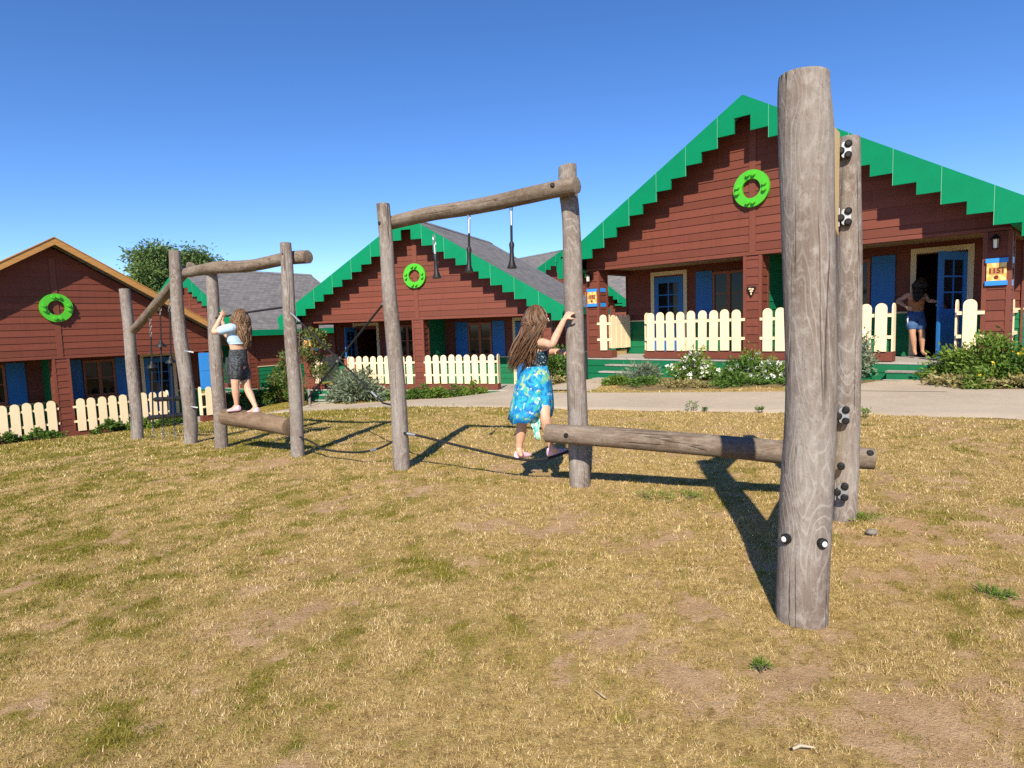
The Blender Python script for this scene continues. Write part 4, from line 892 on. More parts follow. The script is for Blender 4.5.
for i in (0, 2): mb = MB(); a, b_ = Vector(PT['rungs'][i]), Vector(PT['rungs'][i + 1]); mb.tube([a, a.lerp(b_, .05), a.lerp(b_, .5), a.lerp(b_, .95), b_], [.02, .05, .042, .05, .02], 14, flat=.75); child_mesh('rung', mb, M['black'], r, True, 60)

# ------------------------------------------------------------------ plants
def leafcloud(n, centre_fn, leaf, seed, aspect=2.2, droop=.0, tilt=None):
    """n leaf quads; centre_fn(rng,n) -> positions (n,3) and outward directions (n,3)"""
    r = np.random.default_rng(seed); P, D = centre_fn(r, n); n = len(P)
    L = leaf * (.6 + .8 * r.random(n)); d = D + r.standard_normal((n, 3)) * .55; d[:, 2] -= droop; d /= np.linalg.norm(d, axis=1)[:, None] + 1e-9
    s = np.cross(d, r.standard_normal((n, 3))); s /= np.linalg.norm(s, axis=1)[:, None] + 1e-9; w = (L / aspect)[:, None]
    V = np.empty((n, 4, 3)); nn = np.cross(d, s)
    V[:, 0] = P; V[:, 1] = P + d * (L * .5)[:, None] + s * w * .5 + nn * (L * .08)[:, None]; V[:, 2] = P + d * L[:, None]; V[:, 3] = P + d * (L * .5)[:, None] - s * w * .5 + nn * (L * .08)[:, None]
    tone = np.clip(.5 + .22 * r.standard_normal(n), 0, 1)
    return V.reshape(-1, 3), np.arange(n * 4).reshape(-1, 4), np.repeat(tone, 4)
def clumps(rx, ry, h, k, spread=.34, seed=0, z0=.0, power=.5):
    """leaf positions gathered round k uneven twigs inside a bush of half-width rx, ry and height h"""
    rr = np.random.default_rng(seed); a = rr.random(k) * 6.283; q = rr.random(k) ** power
    C = np.c_[np.cos(a) * rx * q * (.75 + .4 * rr.random(k)), np.sin(a) * ry * q * (.75 + .4 * rr.random(k)), z0 + (h - z0) * (1 - .75 * q ** 2) * (.25 + .75 * rr.random(k))]
    sz = (.6 + .7 * rr.random(k)) * spread
    def fn(r, n):
        i = r.integers(0, k, n); o = r.standard_normal((n, 3)) * sz[i][:, None] * np.array([rx, ry, h * .5]) * .55; P = C[i] + o; P[:, 2] = np.maximum(P[:, 2], .01)
        D = P - np.array([0, 0, h * .3]); D /= np.linalg.norm(D, axis=1)[:, None] + 1e-9; return P, D
    return fn, C
def bush(name, label, x, y, rx, ry, h, n, leaf, mat, seed, group, cat='shrub', k=26, spread=.34, stems=8, aspect=2.2, flowers=None, z0=.05, power=.5, zoff=0, stemmat='bark'):
    z = g(x, y) + zoff - .02; r = empty(name, (x, y, z), seed * 1.3, label, cat, group); fn, C = clumps(rx, ry, h, k, spread, seed, z0, power)
    V, F, t = leafcloud(n, fn, leaf, seed, aspect); link('foliage', np_mesh('foliage', V, F, M[mat], {'tone': ('POINT', t)}), r)
    mb = MB()
    for c in C[:stems]: mb.tube([(c[0] * .12, c[1] * .12, -.05), (c[0] * .5, c[1] * .5, c[2] * .55), tuple(c)], [.012 * (h + .3), .008 * (h + .3), .003], 5)
    mb.build('stem', M[stemmat], r)
    if flowers:
        nf, fs, fm = flowers; rr = np.random.default_rng(seed + 500); ii = rr.integers(0, len(C), nf); P = C[ii] + rr.standard_normal((nf, 3)) * np.array([rx, ry, h * .5]) * spread * .5; P[:, 2] = np.clip(P[:, 2] + .05 * h, .1, h * 1.08)
        for q in range(nf):
            pass
        Pp = np.repeat(P, 6, 0) + rr.standard_normal((nf * 6, 3)) * fs * .28; fn2 = lambda r_, n_: (Pp, np.tile([0, -.35, .6], (len(Pp), 1))); V, F, t = leafcloud(nf * 6, fn2, fs, seed + 7, 1.2); link('blossom', np_mesh('blossom', V, F, M[fm], {'tone': ('POINT', t)}), r)
    return r
H = lambda h, X, Y: hw(h, X, Y)
# beds of the right house
bl = 'bushes by the right house'
bush('rose_bush', 'white rose bush under the picket fence left of the middle pillar', *H(H3, -.95, -.85), .50, .4, .70, 1900, .075, 'leaf_bright', 3, bl, 'rose bush', 30, flowers=(60, .062, 'petal'))
bush('rose_bush', 'tall white rose bush with one long shoot in front of the middle pillar', *H(H3, .12, -.85), .42, .35, .60, 1500, .075, 'leaf_green', 4, bl, 'rose bush', 26, flowers=(26, .062, 'petal'))
bush('rose_bush', 'white rose bush just left of the near double post', *H(H3, .72, -.8), .45, .4, .5, 1600, .07, 'leaf_bright', 5, bl, 'rose bush', 28, flowers=(80, .062, 'petal'))
bush('tall_shoot', 'upright leafy rose shoot against the middle pillar', *H(H3, .05, -.25), .16, .16, 1.05, 420, .075, 'leaf_bright', 6, bl, 'rose shoot', 10, .5, flowers=(3, .07, 'petal'))
bush('rose_bush', 'narrow pale shrub with white flowers right of the near double post', *H(H3, 2.15, -.35), .32, .3, 1.12, 1700, .07, 'leaf_grey', 7, bl, 'rose bush', 22, .4, flowers=(14, .07, 'petal'))
bush('lavender', 'fine grey-green lavender clump beside the left steps', *H(H3, -2.1, -1.15), .46, .4, .42, 2600, .11, 'leaf_grey', 8, bl, 'lavender', 34, .3, aspect=7)
for i, (X, Y, rx, h, mt, lb) in enumerate([(-1.6, -1.7, .55, .17, 'leaf_green', 'low green plant at the path edge next to the lavender'), (-.6, -1.9, .6, .14, 'leaf_dry', 'low dry-looking plant at the path edge under the rose bushes'), (.4, -1.5, .6, .20, 'leaf_green', 'low green plant at the path edge under the middle pillar'), (1.4, -1.0, .5, .22, 'leaf_green', 'low green plant hidden mostly by the near double post'), (-2.2, -1.9, .3, .2, 'leaf_bright', 'small leafy weed where the path meets the left steps'), (.05, -1.3, .6, .27, 'leaf_green', 'dark low filler plant between the two rose bushes')]):
    bush('low_plant', lb, *H(H3, X, Y), rx, .32, h, 1100, .065, mt, 20 + i, bl, 'low plant', 26, .3)
for i, (X, Y, rx, h, n, mt, lb, fl) in enumerate([(4.15, -.6, .55, .80, 2600, 'leaf_bright', 'tall bright green bush below the right-hand sign pillar', None), (3.75, -.35, .4, .62, 1500, 'leaf_bright', 'bright green bush right of the right-hand steps', None), (4.75, -.75, .65, .72, 2600, 'leaf_green', 'green bush with yellow flowers at the right edge', (22, .042, 'petal_y')), (5.5, -.7, .7, .75, 2600, 'leaf_bright', 'bright bush cut off by the right edge of the picture', (16, .042, 'petal_y')), (3.9, -1.2, .5, .22, 1200, 'leaf_dry', 'low dryish ground plant at the path corner on the right', None), (4.7, -1.45, .6, .2, 1300, 'leaf_dry', 'low straw-coloured plant along the path at far right', None), (4.4, -1.1, .6, .34, 1500, 'leaf_bright', 'low leafy plant with yellow blooms in front of the right bushes', (22, .04, 'petal_y'))]):
    bush('green_bush', lb, *H(H3, X, Y), rx, .42, h, n, .075, mt, 40 + i, bl, 'bush', 28, .34, flowers=fl)
bush('round_bush', 'dark round bush between the girl in the blue dress and the right house', *H(H3, -5.15, -.55), .5, .5, 1.12, 3200, .085, 'leaf_green', 50, bl, 'bush', 34, .3)
bush('low_plant', 'low straggly plant at the foot of the dark round bush', *H(H3, -4.9, -1.2), .6, .4, .3, 900, .07, 'leaf_dry', 51, bl, 'low plant')
# beds of the middle house
bm_ = 'plants by the middle house'
bush('silver_bush', 'silvery grey-green bush in front of the middle house steps', *H(H2, -1.75, -.9), .85, .7, 1.15, 4200, .13, 'leaf_grey', 60, bm_, 'bush', 40, .3, aspect=3.5)
for i, X in enumerate((-.55, .1, .75, 1.4, 2.0)):
    bush('bedding_shrub', 'low bedding shrub %s, under the middle house fence' % ('left of the middle pillar', 'right at the middle pillar', 'just right of the middle pillar', 'in the centre of the right bed', 'at the right end of the bed')[i], *H(H2, X, -.4), .48, .35, .38 + .12 * (i in (1, 4)), 1300, .085, 'leaf_green' if i % 2 else 'leaf_bright', 70 + i, bm_, 'low shrub', 24, .32)
# small tree with stakes
x, y = H(H2, -3.55, -1.35); z = g(x, y); r = empty('small_tree', (x, y, z), 0, 'thin young tree with sparse olive leaves and slanting twigs behind the log frame post', 'tree')
mb = MB(); mb.tube([(0, 0, -.1), (.03, .02, .8), (-.04, 0, 1.6), (.05, 0, 2.5)], [.045, .038, .028, .012], 8); mb.build('trunk', M['bark'], r); mb = MB(); rr = random.Random(5); tips = []
for k in range(15):
    z0 = .55 + k * .12; a = rr.uniform(0, 6.28); L = rr.uniform(.55, 1.1) * (1 - .3 * k / 15); e = Vector((math.cos(a) * L, math.sin(a) * L * .8, z0 + rr.uniform(.1, .45))); mb.tube([(0, 0, z0), (e.x * .5, e.y * .5, (z0 + e.z) / 2 + .03), e], [.016, .011, .005], 5); tips.append(e); tips.append(Vector((e.x * .6, e.y * .6, e.z * .9 + z0 * .1)))
mb.build('branch', M['bark'], r); tp = np.array([tuple(t) for t in tips])
fn = lambda q, n: ((lambda i: (tp[i] + q.standard_normal((n, 3)) * .085, np.tile([0, 0, .7], (n, 1)) + .0))(q.integers(0, len(tp), n)))
V, F, t = leafcloud(1900, fn, .11, 81, 2.0); link('crown', np_mesh('crown', V, F, M['leaf_pine'], {'tone': ('POINT', t)}), r)
for i, (X, Y, lb) in enumerate(((-3.72, -1.6, 'short wooden tree stake left of the young tree'), (-3.1, -1.6, 'short wooden tree stake right of the young tree'))):
    x, y = H(H2, X, Y); b = MB(); b.tube([(0, 0, -.2), (0, 0, .55), (0, 0, .58)], [.04, .04, .03], 10); o = b.build('tree_stake', M['post'], None, (x, y, g(x, y)), smooth=True, sharp=40); tag(o, lb, 'stake', 'tree stakes')
# plants by the left houses
bw = 'plants by the left houses'
for i, (X, Y, rx, h, mt, lb) in enumerate([(-2.4, -.22, .55, .34, 'leaf_green', 'low dark green plant at the left end of the left fence'), (-1.5, -.22, .5, .36, 'leaf_green', 'low broad-leaved plant below the left fence'), (-.7, -.2, .45, .26, 'leaf_green', 'low green plant below the left fence next to the pillar'), (.95, -.2, .5, .36, 'leaf_green', 'low leafy plant below the fence right of the left pillar'), (1.7, -.2, .5, .42, 'leaf_bright', 'bushy low plant below the fence beside the log frame'), (2.5, -.2, .4, .34, 'leaf_green', 'low plant at the end of the left fence by the blue door')]):
    bush('fence_plant', lb, *H(H1, X, Y), rx, .22, h, 1000, .09, mt, 90 + i, bw, 'low plant', 22, .32)
for i, (x, y, rx, h, n, mt, lb) in enumerate([(-8.5, 23.6, .75, 1.25, 2600, 'leaf_green', 'rounded green bush behind the girl on the log'), (-7.7, 23.0, .6, .8, 1800, 'leaf_green', 'lower green bush right of the girl on the log'), (-10.6, 24.5, 1.0, .55, 2000, 'leaf_bright', 'long low hedge plant left of the girl on the log'), (-9.4, 24.0, 1.0, .5, 2000, 'leaf_bright', 'low hedge plant right behind the girl on the log'), (-6.9, 22.3, .5, .5, 1200, 'leaf_green', 'small bush beside the tree stakes')]):
    bush('hedge_bush', lb, x, y, rx, rx * .7, h, n, .10, mt, 100 + i, bw, 'bush', 30, .32)
# weeds at the path edge
for i, p in enumerate(PT['weeds']):
    rx, h, mt = ((.07, .18, 'leaf_green'), (.03, .06, 'leaf_green'), (.045, .10, 'leaf_green'), (.06, .13, 'leaf_bright'), (.14, .05, 'leaf_bright'), (.12, .05, 'leaf_bright'), (.12, .05, 'leaf_bright'), (.022, .02, 'leaf_bright'), (.05, .022, 'leaf_bright'))[i]
    bush('weed', ('tall weed on the path edge in front of the roses', 'tiny weed on the path edge beside the tall weed', 'small weed on the path edge left of the near double post', 'leafy weed on the path edge right of the near double post', 'flat green weed on the lawn under the balance beam', 'flat green weed at the foot of the second near post', 'flat green weed on bare soil below the balance beam shadow', 'tiny bright tuft in front of the near double post', 'low green tuft on bare soil at the right edge')[i], p[0], p[1], rx, rx, h, 70 if i < 4 else (110 if i == 7 else 260), .035 if h > .06 else .028, mt, 120 + i, 'weeds on the lawn and path edge', 'weed', 14, .45, 4, aspect=2.4 if i < 4 else 6.5)
# big tree behind the left houses
def tree(label, x, y, h, cr, seed, nleaf=26000):
    z = g(x, y); r = empty('broadleaf_tree', (x, y, z), 0, label, 'tree', None); rr = random.Random(seed)
    mb = MB(); mb.tube([(0, 0, -.3), (.05, 0, h * .2), (-.1, .1, h * .42), (.1, 0, h * .8)], [.30, .24, .19, .05], 12); mb.build('trunk', M['bark'], r, smooth=True)
    mb = MB(); C = []
    for k in range(26):
        a = rr.uniform(0, 6.28); z0 = h * rr.uniform(.25, .72); q = rr.uniform(.45, 1.0); L = cr * q; e = Vector((math.cos(a) * L, math.sin(a) * L, min(h * .96, z0 + h * rr.uniform(.05, .30) + (1 - q) * h * .25))); mb.tube([(0, 0, z0 * .8), (e.x * .5, e.y * .5, (z0 + e.z) / 2), e], [.09, .055, .015], 6); C.append(e); C.append(e * .72 + Vector((rr.uniform(-.5, .5), rr.uniform(-.5, .5), h * .12)))
    C += [Vector((-.5, 0, h * .95)), Vector((1.1, .3, h * .93)), Vector((.3, -.4, h * .86)), Vector((-1.2, 0, h * .8)), Vector((1.7, 0, h * .78)), Vector((0, .3, h * .7)), Vector((-1.8, .2, h * .62)), Vector((1.9, .2, h * .6)), Vector((-.8, -.6, h * .6)), Vector((.9, -.6, h * .62))]; mb.build('branch', M['bark'], r)
    Ca = np.array([tuple(c) for c in C]); sz = np.array([rr.uniform(.4, .85) for _ in C])
    def fn(q, n): i = q.integers(0, len(Ca), n); o = q.standard_normal((n, 3)) * (sz[i] * cr * .27)[:, None]; o[:, 2] *= .7; return Ca[i] + o, o / (np.linalg.norm(o, axis=1)[:, None] + 1e-6) + np.array([0, 0, -.2])
    V, F, t = leafcloud(nleaf, fn, .20, seed, 2.4, .3); link('crown', np_mesh('crown', V, F, M['leaf_tree'], {'tone': ('POINT', t)}), r); return r
tree('tall full green tree rising behind the left houses', -20.8, 40.5, 7.9, 2.4, 9, 75000)
# loose bits on the lawn
x, y, z = PT['stone'][0]; b = MB(); b.ball((0, 0, .012), ((.034, 0, 0), (0, .026, 0), (.004, 0, .018)), 12, 8); b.v = [tuple(Vector(v) * (1 + .18 * mnoise.noise(Vector(v) * 40))) for v in b.v]; tag(b.build('stone', M['stone'], None, (x, y, g(x, y) + .012), smooth=True), 'small grey stone on the grass right of the near posts', 'stone')
for i, (L, a, lb) in enumerate(((.032, .05, 'pale flat stick on the grass at the bottom right'), (.028, 2.2, 'short pale twig on the lawn at the bottom centre'))):
    x, y, z = PT['stone'][i * 2 + 1]; b = MB(); b.tube([(-L, 0, 0), (-L * .2, .004, .006), (L, -.003, .002)], [.004, .005, .003] if i == 0 else [.002, .002, .0015], 6); tag(b.build('twig', M['stick'], None, (x, y, g(x, y) + .022), (0, 0, a)), lb, 'twig', 'twigs on the lawn')

# ------------------------------------------------------------------ people
def remeshed(mb, name, mats, voxel, it=4):
    me = mb.mesh(name + '_raw', mats); o = bpy.data.objects.new(name + '_raw', me); COL.objects.link(o)
    a = o.modifiers.new('r', 'REMESH'); a.mode = 'VOXEL'; a.voxel_size = voxel; b = o.modifiers.new('s', 'SMOOTH'); b.factor = .5; b.iterations = it
    bpy.context.view_layer.update(); dg = bpy.context.evaluated_depsgraph_get(); out = bpy.data.meshes.new_from_object(o.evaluated_get(dg)); bpy.data.objects.remove(o); out.name = name
    out.materials.clear()
    for x in (mats if isinstance(mats, (list, tuple)) else [mats]): out.materials.append(x)
    out.polygons.foreach_set('use_smooth', [True] * len(out.polygons)); out.update(); return out
def limb(mb, pts, rads, sub=5, n=12):
    mb.tube(catmull(pts, sub), lerp_list([float(r) for r in rads], sub), n, caps='round')
def hand(mb, wrist, tip, inward, s):
    """palm and five bent fingers closing towards 'inward'"""
    w, t = Vector(wrist), Vector(tip); d = (t - w).normalized(); i = Vector(inward); i = (i - d * i.dot(d)).normalized(); c = d.cross(i)
    Lp = .062 * s / 1.3; pc = w + d * Lp * .62; mb.ball(pc, (d * Lp * .68, c * .031 * s / 1.3, i * .0135 * s / 1.3), 12, 8)
    for k, (off, L) in enumerate(((-.026, .050), (-.009, .060), (.009, .056), (.025, .043))):
        a = w + d * Lp * 1.1 + c * off * s / 1.3; L *= s / 1.3
        p1 = a + (d * .8 + i * .35 + c * off * 4).normalized() * L * .5; p2 = p1 + (d * .45 + i * .8).normalized() * L * .35; p3 = p2 + (d * .0 + i).normalized() * L * .28
        mb.tube([a - d * .018, a, p1, p2, p3], [.0088 * s / 1.3, .0085 * s / 1.3, .0078 * s / 1.3, .007 * s / 1.3, .0055 * s / 1.3], 8, caps='round')
    a = w + d * Lp * .45 - c * .026 * s / 1.3; p1 = a + (d * .5 - c * .8 + i * .5).normalized() * .03 * s / 1.3; p2 = p1 + (d * .6 - c * .1 + i * .7).normalized() * .026 * s / 1.3
    mb.tube([a + c * .015, a, p1, p2], [.0105 * s / 1.3, .010 * s / 1.3, .009 * s / 1.3, .007 * s / 1.3], 8, caps='round')
def figure(key, root, h, f, headf, headup, mats, kid=True, voxel=.005, body_r=1.0, hand_in=((0, 0, 0), (0, 0, 0))):
    pl = Vector(root.location); V = lambda p: Vector(p) - pl
    sp = [V(p) for p in PT[key]]; f = Vector(f).normalized(); lat = Vector((-f.y, f.x, 0)).normalized(); k = h * body_r
    mb = MB(); pel, wst, che, nb, nk, hd = sp; shl = che.lerp(nb, .72)
    rings = [(pel - Vector((0, 0, .055 * h)), lat * .062 * k, f * .050 * k), (pel - Vector((0, 0, .02 * h)), lat * .092 * k, f * .066 * k), (pel + (wst - pel) * .35, lat * .094 * k, f * .064 * k), (wst, lat * .078 * k, f * .056 * k), (wst.lerp(che, .5), lat * .082 * k, f * .058 * k), (che, lat * .092 * k, f * .062 * k), (shl, lat * .098 * k, f * .052 * k), (nb, lat * .055 * k, f * .040 * k), (nb.lerp(nk, .5), lat * .034 * k, f * .034 * k)]
    mb.loft(rings)
    limb(mb, [nb - (nk - nb) * .3, nk, hd.lerp(nk, .4)], [.036 * k, .031 * k, .032 * k], 3)
    hf = Vector(headf).normalized(); hu = Vector(headup).normalized(); hf = (hf - hu * hf.dot(hu)).normalized(); hs = hu.cross(hf).normalized(); R_ = .108 if kid else .115
    mb.ball(hd, (hs * R_ * .72, hf * R_ * .88, hu * R_), 20, 14); mb.ball(hd + hf * R_ * .22 - hu * R_ * .48, (hs * R_ * .50, hf * R_ * .58, hu * R_ * .52), 14, 10)
    mb.tube([hd + hf * R_ * .80 + hu * R_ * .10, hd + hf * R_ * 1.02 - hu * R_ * .20, hd + hf * R_ * .8 - hu * R_ * .27], [R_ * .06, R_ * .11, R_ * .08], 8, caps='round')
    mb.tube([hd + hf * R_ * .74 - hu * R_ * .50 - hs * R_ * .16, hd + hf * R_ * .80 - hu * R_ * .50, hd + hf * R_ * .74 - hu * R_ * .50 + hs * R_ * .16], [R_ * .05, R_ * .085, R_ * .05], 8, caps='round')
    for sx in (-1, 1): mb.ball(hd + hs * sx * R_ * .73 - hf * R_ * .05 - hu * R_ * .1, (hs * R_ * .07, hf * R_ * .14, hu * R_ * .24), 8, 6)
    for q, a in enumerate(('larm', 'rarm')):
        A = [V(p) for p in PT[key + '_' + a]]; limb(mb, [A[0] + (shl - A[0]) * .35, A[0], A[0].lerp(A[1], .5), A[1], A[1].lerp(A[2], .35), A[2]], [.034 * k, .033 * k, .028 * k, .023 * k, .025 * k, .0165 * k]); hand(mb, A[2], A[3], hand_in[q], h * (1 if kid else .95))
    legs = {}
    for a in ('lleg', 'rleg'):
        A = [V(p) for p in PT[key + '_' + a]]; hip = A[0]; limb(mb, [hip, hip.lerp(A[1], .45), A[1], A[1].lerp(A[2], .32), A[1].lerp(A[2], .75), A[2]], [.058 * k, .050 * k, .035 * k, .0365 * k, .025 * k, .021 * k])
        limb(mb, [A[2], A[2].lerp(A[3], .5) - Vector((0, 0, .012)), A[3]], [.022 * k, .022 * k, .014 * k], 3); legs[a] = A
    o = link('body', remeshed(mb, 'body', mats, voxel, 5), root)
    for sx in (-1, 1):
        b = MB(); c = hd + hf * R_ * .76 + hs * sx * R_ * .30 - hu * R_ * .02; b.ball(c, (hs * R_ * .1, hf * R_ * .09, hu * R_ * .075), 10, 8); b.build('eye', M['white'], o, smooth=True); 
    return dict(sp=sp, f=f, lat=lat, hf=hf, hu=hu, hs=hs, R=R_, V=V, legs=legs, shl=shl, k=k, body=o)
def hair(root, fg, mat, ends, n, seed, width=.010, cap=1.07, drop=.0, wave=.012, face_open=.35, thick=1.0):
    """skull cap and n locks falling to 'ends' (centre, half-axis a, half-axis b, length jitter)"""
    rr = random.Random(seed); hd, hf, hu, hs, R_ = [fg['sp'][5], fg['hf'], fg['hu'], fg['hs'], fg['R']]; mb = MB(); tones = []
    mb.ball(hd - hf * R_ * .10 + hu * R_ * .06, (hs * R_ * .75 * cap, hf * R_ * .84 * cap, hu * R_ * .97 * cap), 20, 14); tones += [.35] * len(mb.v)
    for k in range(n):
        a = rr.uniform(face_open, 2 * math.pi - face_open); e = rr.choice((rr.uniform(-.3, .8), rr.uniform(.5, 1.5)))
        d = (hf * math.cos(a) + hs * math.sin(a)) * math.cos(e) + hu * math.sin(e); st = hd - hf * R_ * .08 + Vector((hs * d.dot(hs) * R_ * .8 + hf * d.dot(hf) * R_ * .9 + hu * d.dot(hu) * R_ * 1.04)) * cap
        out = (d - hu * d.dot(hu)); out = out.normalized() if out.length > .05 else -hf
        if out.dot(hf) > .3: out = (out - hf * .9).normalized()
        mid = hd + out * R_ * 1.0 * cap - hu * R_ * .55 - hf * R_ * .1
        C, A, B, J = ends[rr.randrange(len(ends))]; q = rr.uniform(0, 6.28); ro = math.sqrt(rr.random()); end = Vector(C) + Vector(A) * math.cos(q) * ro + Vector(B) * math.sin(q) * ro + Vector((0, 0, rr.uniform(-J, J)))
        P = catmull([st, st.lerp(mid, .5) + out * R_ * .12, mid, mid.lerp(end, .5) + out * .012 + Vector((rr.uniform(-1, 1), rr.uniform(-1, 1), 0)) * .006, end], 5); ph = rr.uniform(0, 6.28); fr = rr.uniform(4, 8)
        P = [p + (hs * math.sin(ph + i * fr / 12) + hf * math.cos(ph * 1.7 + i * fr / 12)) * wave * min(1, i / 8) for i, p in enumerate(P)]; m_ = len(P)
        w = width * rr.uniform(.6, 1.25); v0 = len(mb.v); mb.tube(P, [w * (.6 + .6 * math.sin(math.pi * min(1, (i + 2) / m_)) ** .6) * (1 if i < m_ - 4 else (m_ - i) / 5) for i in range(m_)], 6, flat=.5, up=hs); tones += [rr.random() ** .9] * (len(mb.v) - v0)
    me = mb.mesh('hair', mat, True); at = me.attributes.new('tone', 'FLOAT', 'POINT'); at.data.foreach_set('value', tones); return link('hair', me, root)
def shoe(root, ankle, toe, w, mat, sole=True):
    a, t = Vector(ankle), Vector(toe); d = (t - a); d.z *= .8; L = d.length; d.normalize(); up = (Vector((0, 0, 1)) - d * d.z).normalized(); c = d.cross(up); base = a - up * .035
    mb = MB(); prof = [(-.035, .62, .9), (-.028, .9, 1.25), (.0, 1, 1.3), (.05, 1.02, 1.05), (.10, 1.12, .85), (.135, 1.0, .65), (.155, .6, .4)]; mb.loft([(base + d * x - up * .006, c * w * a_, up * w * b_ * .8) for x, a_, b_ in prof], n=16); return link('shoe', remeshed(mb, 'shoe', mat, .005, 3), root)

# girl in the blue dress on the foot rope
p0 = Vector(PT['g2_lleg'][2]); r = empty('person', (p0.x, p0.y, p0.z - .08), 0, 'girl in a blue floral dress with long brown hair, holding a post', 'person')
f = Vector((.86, .50, 0)); G2 = figure('g2', r, 1.27, f, (.92, .38, .02), (.0, .0, 1), M['skin'], voxel=.004, hand_in=((.2, -.5, 0), (.55, .45, .1)))
V, sp, lat, k = G2['V'], G2['sp'], G2['lat'], G2['k']; pel, wst, che, nb = sp[:4]
mb = MB(); mb.loft([(wst - Vector((0, 0, .03)), lat * .092 * k, f * .070 * k), (wst, lat * .089 * k, f * .066 * k), (wst.lerp(che, .55), lat * .092 * k, f * .067 * k), (che, lat * .101 * k, f * .070 * k), (G2['shl'] - Vector((0, 0, .012)), lat * .100 * k, f * .060 * k)], n=28)
for s_ in (-1, 1): mb.tube([G2['shl'] + lat * s_ * .055 * k + f * .05 * k - Vector((0, 0, .03)), G2['shl'] + lat * s_ * .06 * k + Vector((0, 0, .022)), G2['shl'] + lat * s_ * .055 * k - f * .05 * k - Vector((0, 0, .03))], .014, 8, caps='round')
link('bodice', remeshed(mb, 'bodice', M['bodice'], .006, 3), r)
def skirt(root, top, rows, nth, fn_hem, mat, name, lat, f, folds, seed, thick=.004):
    """rows: (t, half-width, half-depth); hem drop varies with the angle"""
    vs = []; nr = len(rows)
    for i, (t, a, b, off) in enumerate(rows):
        for q in range(nth):
            th = 2 * math.pi * q / nth; drop = fn_hem(th); fl = 1 + folds * t * (math.sin(th * 7 + seed) * .6 + math.sin(th * 12 + seed * 2 + t * 2) * .4)
            vs.append(Vector(top) + lat * math.cos(th) * a * fl + f * math.sin(th) * b * fl + Vector(off) - Vector((0, 0, t * drop)))
    fs = [(i * nth + q, i * nth + (q + 1) % nth, (i + 1) * nth + (q + 1) % nth, (i + 1) * nth + q) for i in range(nr - 1) for q in range(nth)]
    mb = MB(); mb.add(vs, fs); o = mb.build(name, mat, root, smooth=True); s_ = o.modifiers.new('thickness', 'SOLIDIFY'); s_.thickness = thick; s_.offset = 0; return o
rows = [(0, .098 * k, .074 * k, (0, 0, 0)), (.06, .104 * k, .079 * k, (0, 0, 0)), (.2, .118 * k, .098 * k, (-.006, 0, 0)), (.4, .128 * k, .118 * k, (-.014, 0, 0)), (.6, .134 * k, .134 * k, (-.024, 0, 0)), (.8, .140 * k, .144 * k, (-.034, -.005, 0)), (1.0, .142 * k, .150 * k, (-.044, -.01, 0))]
hem = lambda th: .415 + .03 * math.cos(2 * th + .6) + .03 * math.sin(th * 3 + 1.1) - .055 * math.sin(th) + .012 * math.sin(th * 7)
skirt(r, wst + Vector((.0, 0, .085)), rows, 120, hem, M['dress'], 'skirt', lat, f, .075, 1.3)
mb = MB(); top = wst + Vector((-.06, -.12, -.19)); pts = []
for i in range(9):
    t = i / 8; w = .055 * (1 - t * .55) + .008 * math.sin(i * 1.7); z = -.30 * t
    for j in range(7): u = j / 6 * 2 - 1; pts.append(top + Vector((u * w + .05 * t + .012, -.05 * t - .016 * math.cos(u * 4 + i * .5) * (.4 + t), z - .03 * (1 - abs(u)) * t)))
mb.add(pts, [(i * 7 + j, i * 7 + j + 1, (i + 1) * 7 + j + 1, (i + 1) * 7 + j) for i in range(8) for j in range(6)]); o = mb.build('scarf_hem', M['tail'], r, smooth=True); s_ = o.modifiers.new('thickness', 'SOLIDIFY'); s_.thickness = .004
mb = MB()
for a in ('lleg', 'rleg'): A = G2['legs'][a]; limb(mb, [A[0], A[0].lerp(A[1], .4), A[0].lerp(A[1], .42)], [.062 * k, .057 * k, .053 * k])
link('under_shorts', remeshed(mb, 'under_shorts', M['wet'], .007, 3), r)
for a in ('lleg', 'rleg'): A = G2['legs'][a]; shoe(r, A[2] - Vector((0, 0, .01)), A[2] + (Vector((.10, .02, -.015)) if a == 'rleg' else Vector((.06, .075, -.03))), .036, M['pinkshoe'])
hd = sp[5]; E0 = V((0, 0, 0))
bk = wst - f * .10 + Vector((0, 0, .055))
hair(r, G2, M['hair_brown'], [(bk + Vector((-.075, -.03, .06)), (.085, 0, 0), (0, .05, 0), .06), (bk + Vector((-.10, -.02, .02)), (.05, 0, 0), (0, .04, 0), .05), (che - f * .09 + Vector((.015, -.06, -.02)), (.07, 0, 0), (0, .04, 0), .06), (bk + Vector((.0, -.06, .08)), (.07, 0, 0), (0, .04, 0), .06)], 420, 4, .0065, 1.05, wave=.007, face_open=.75)

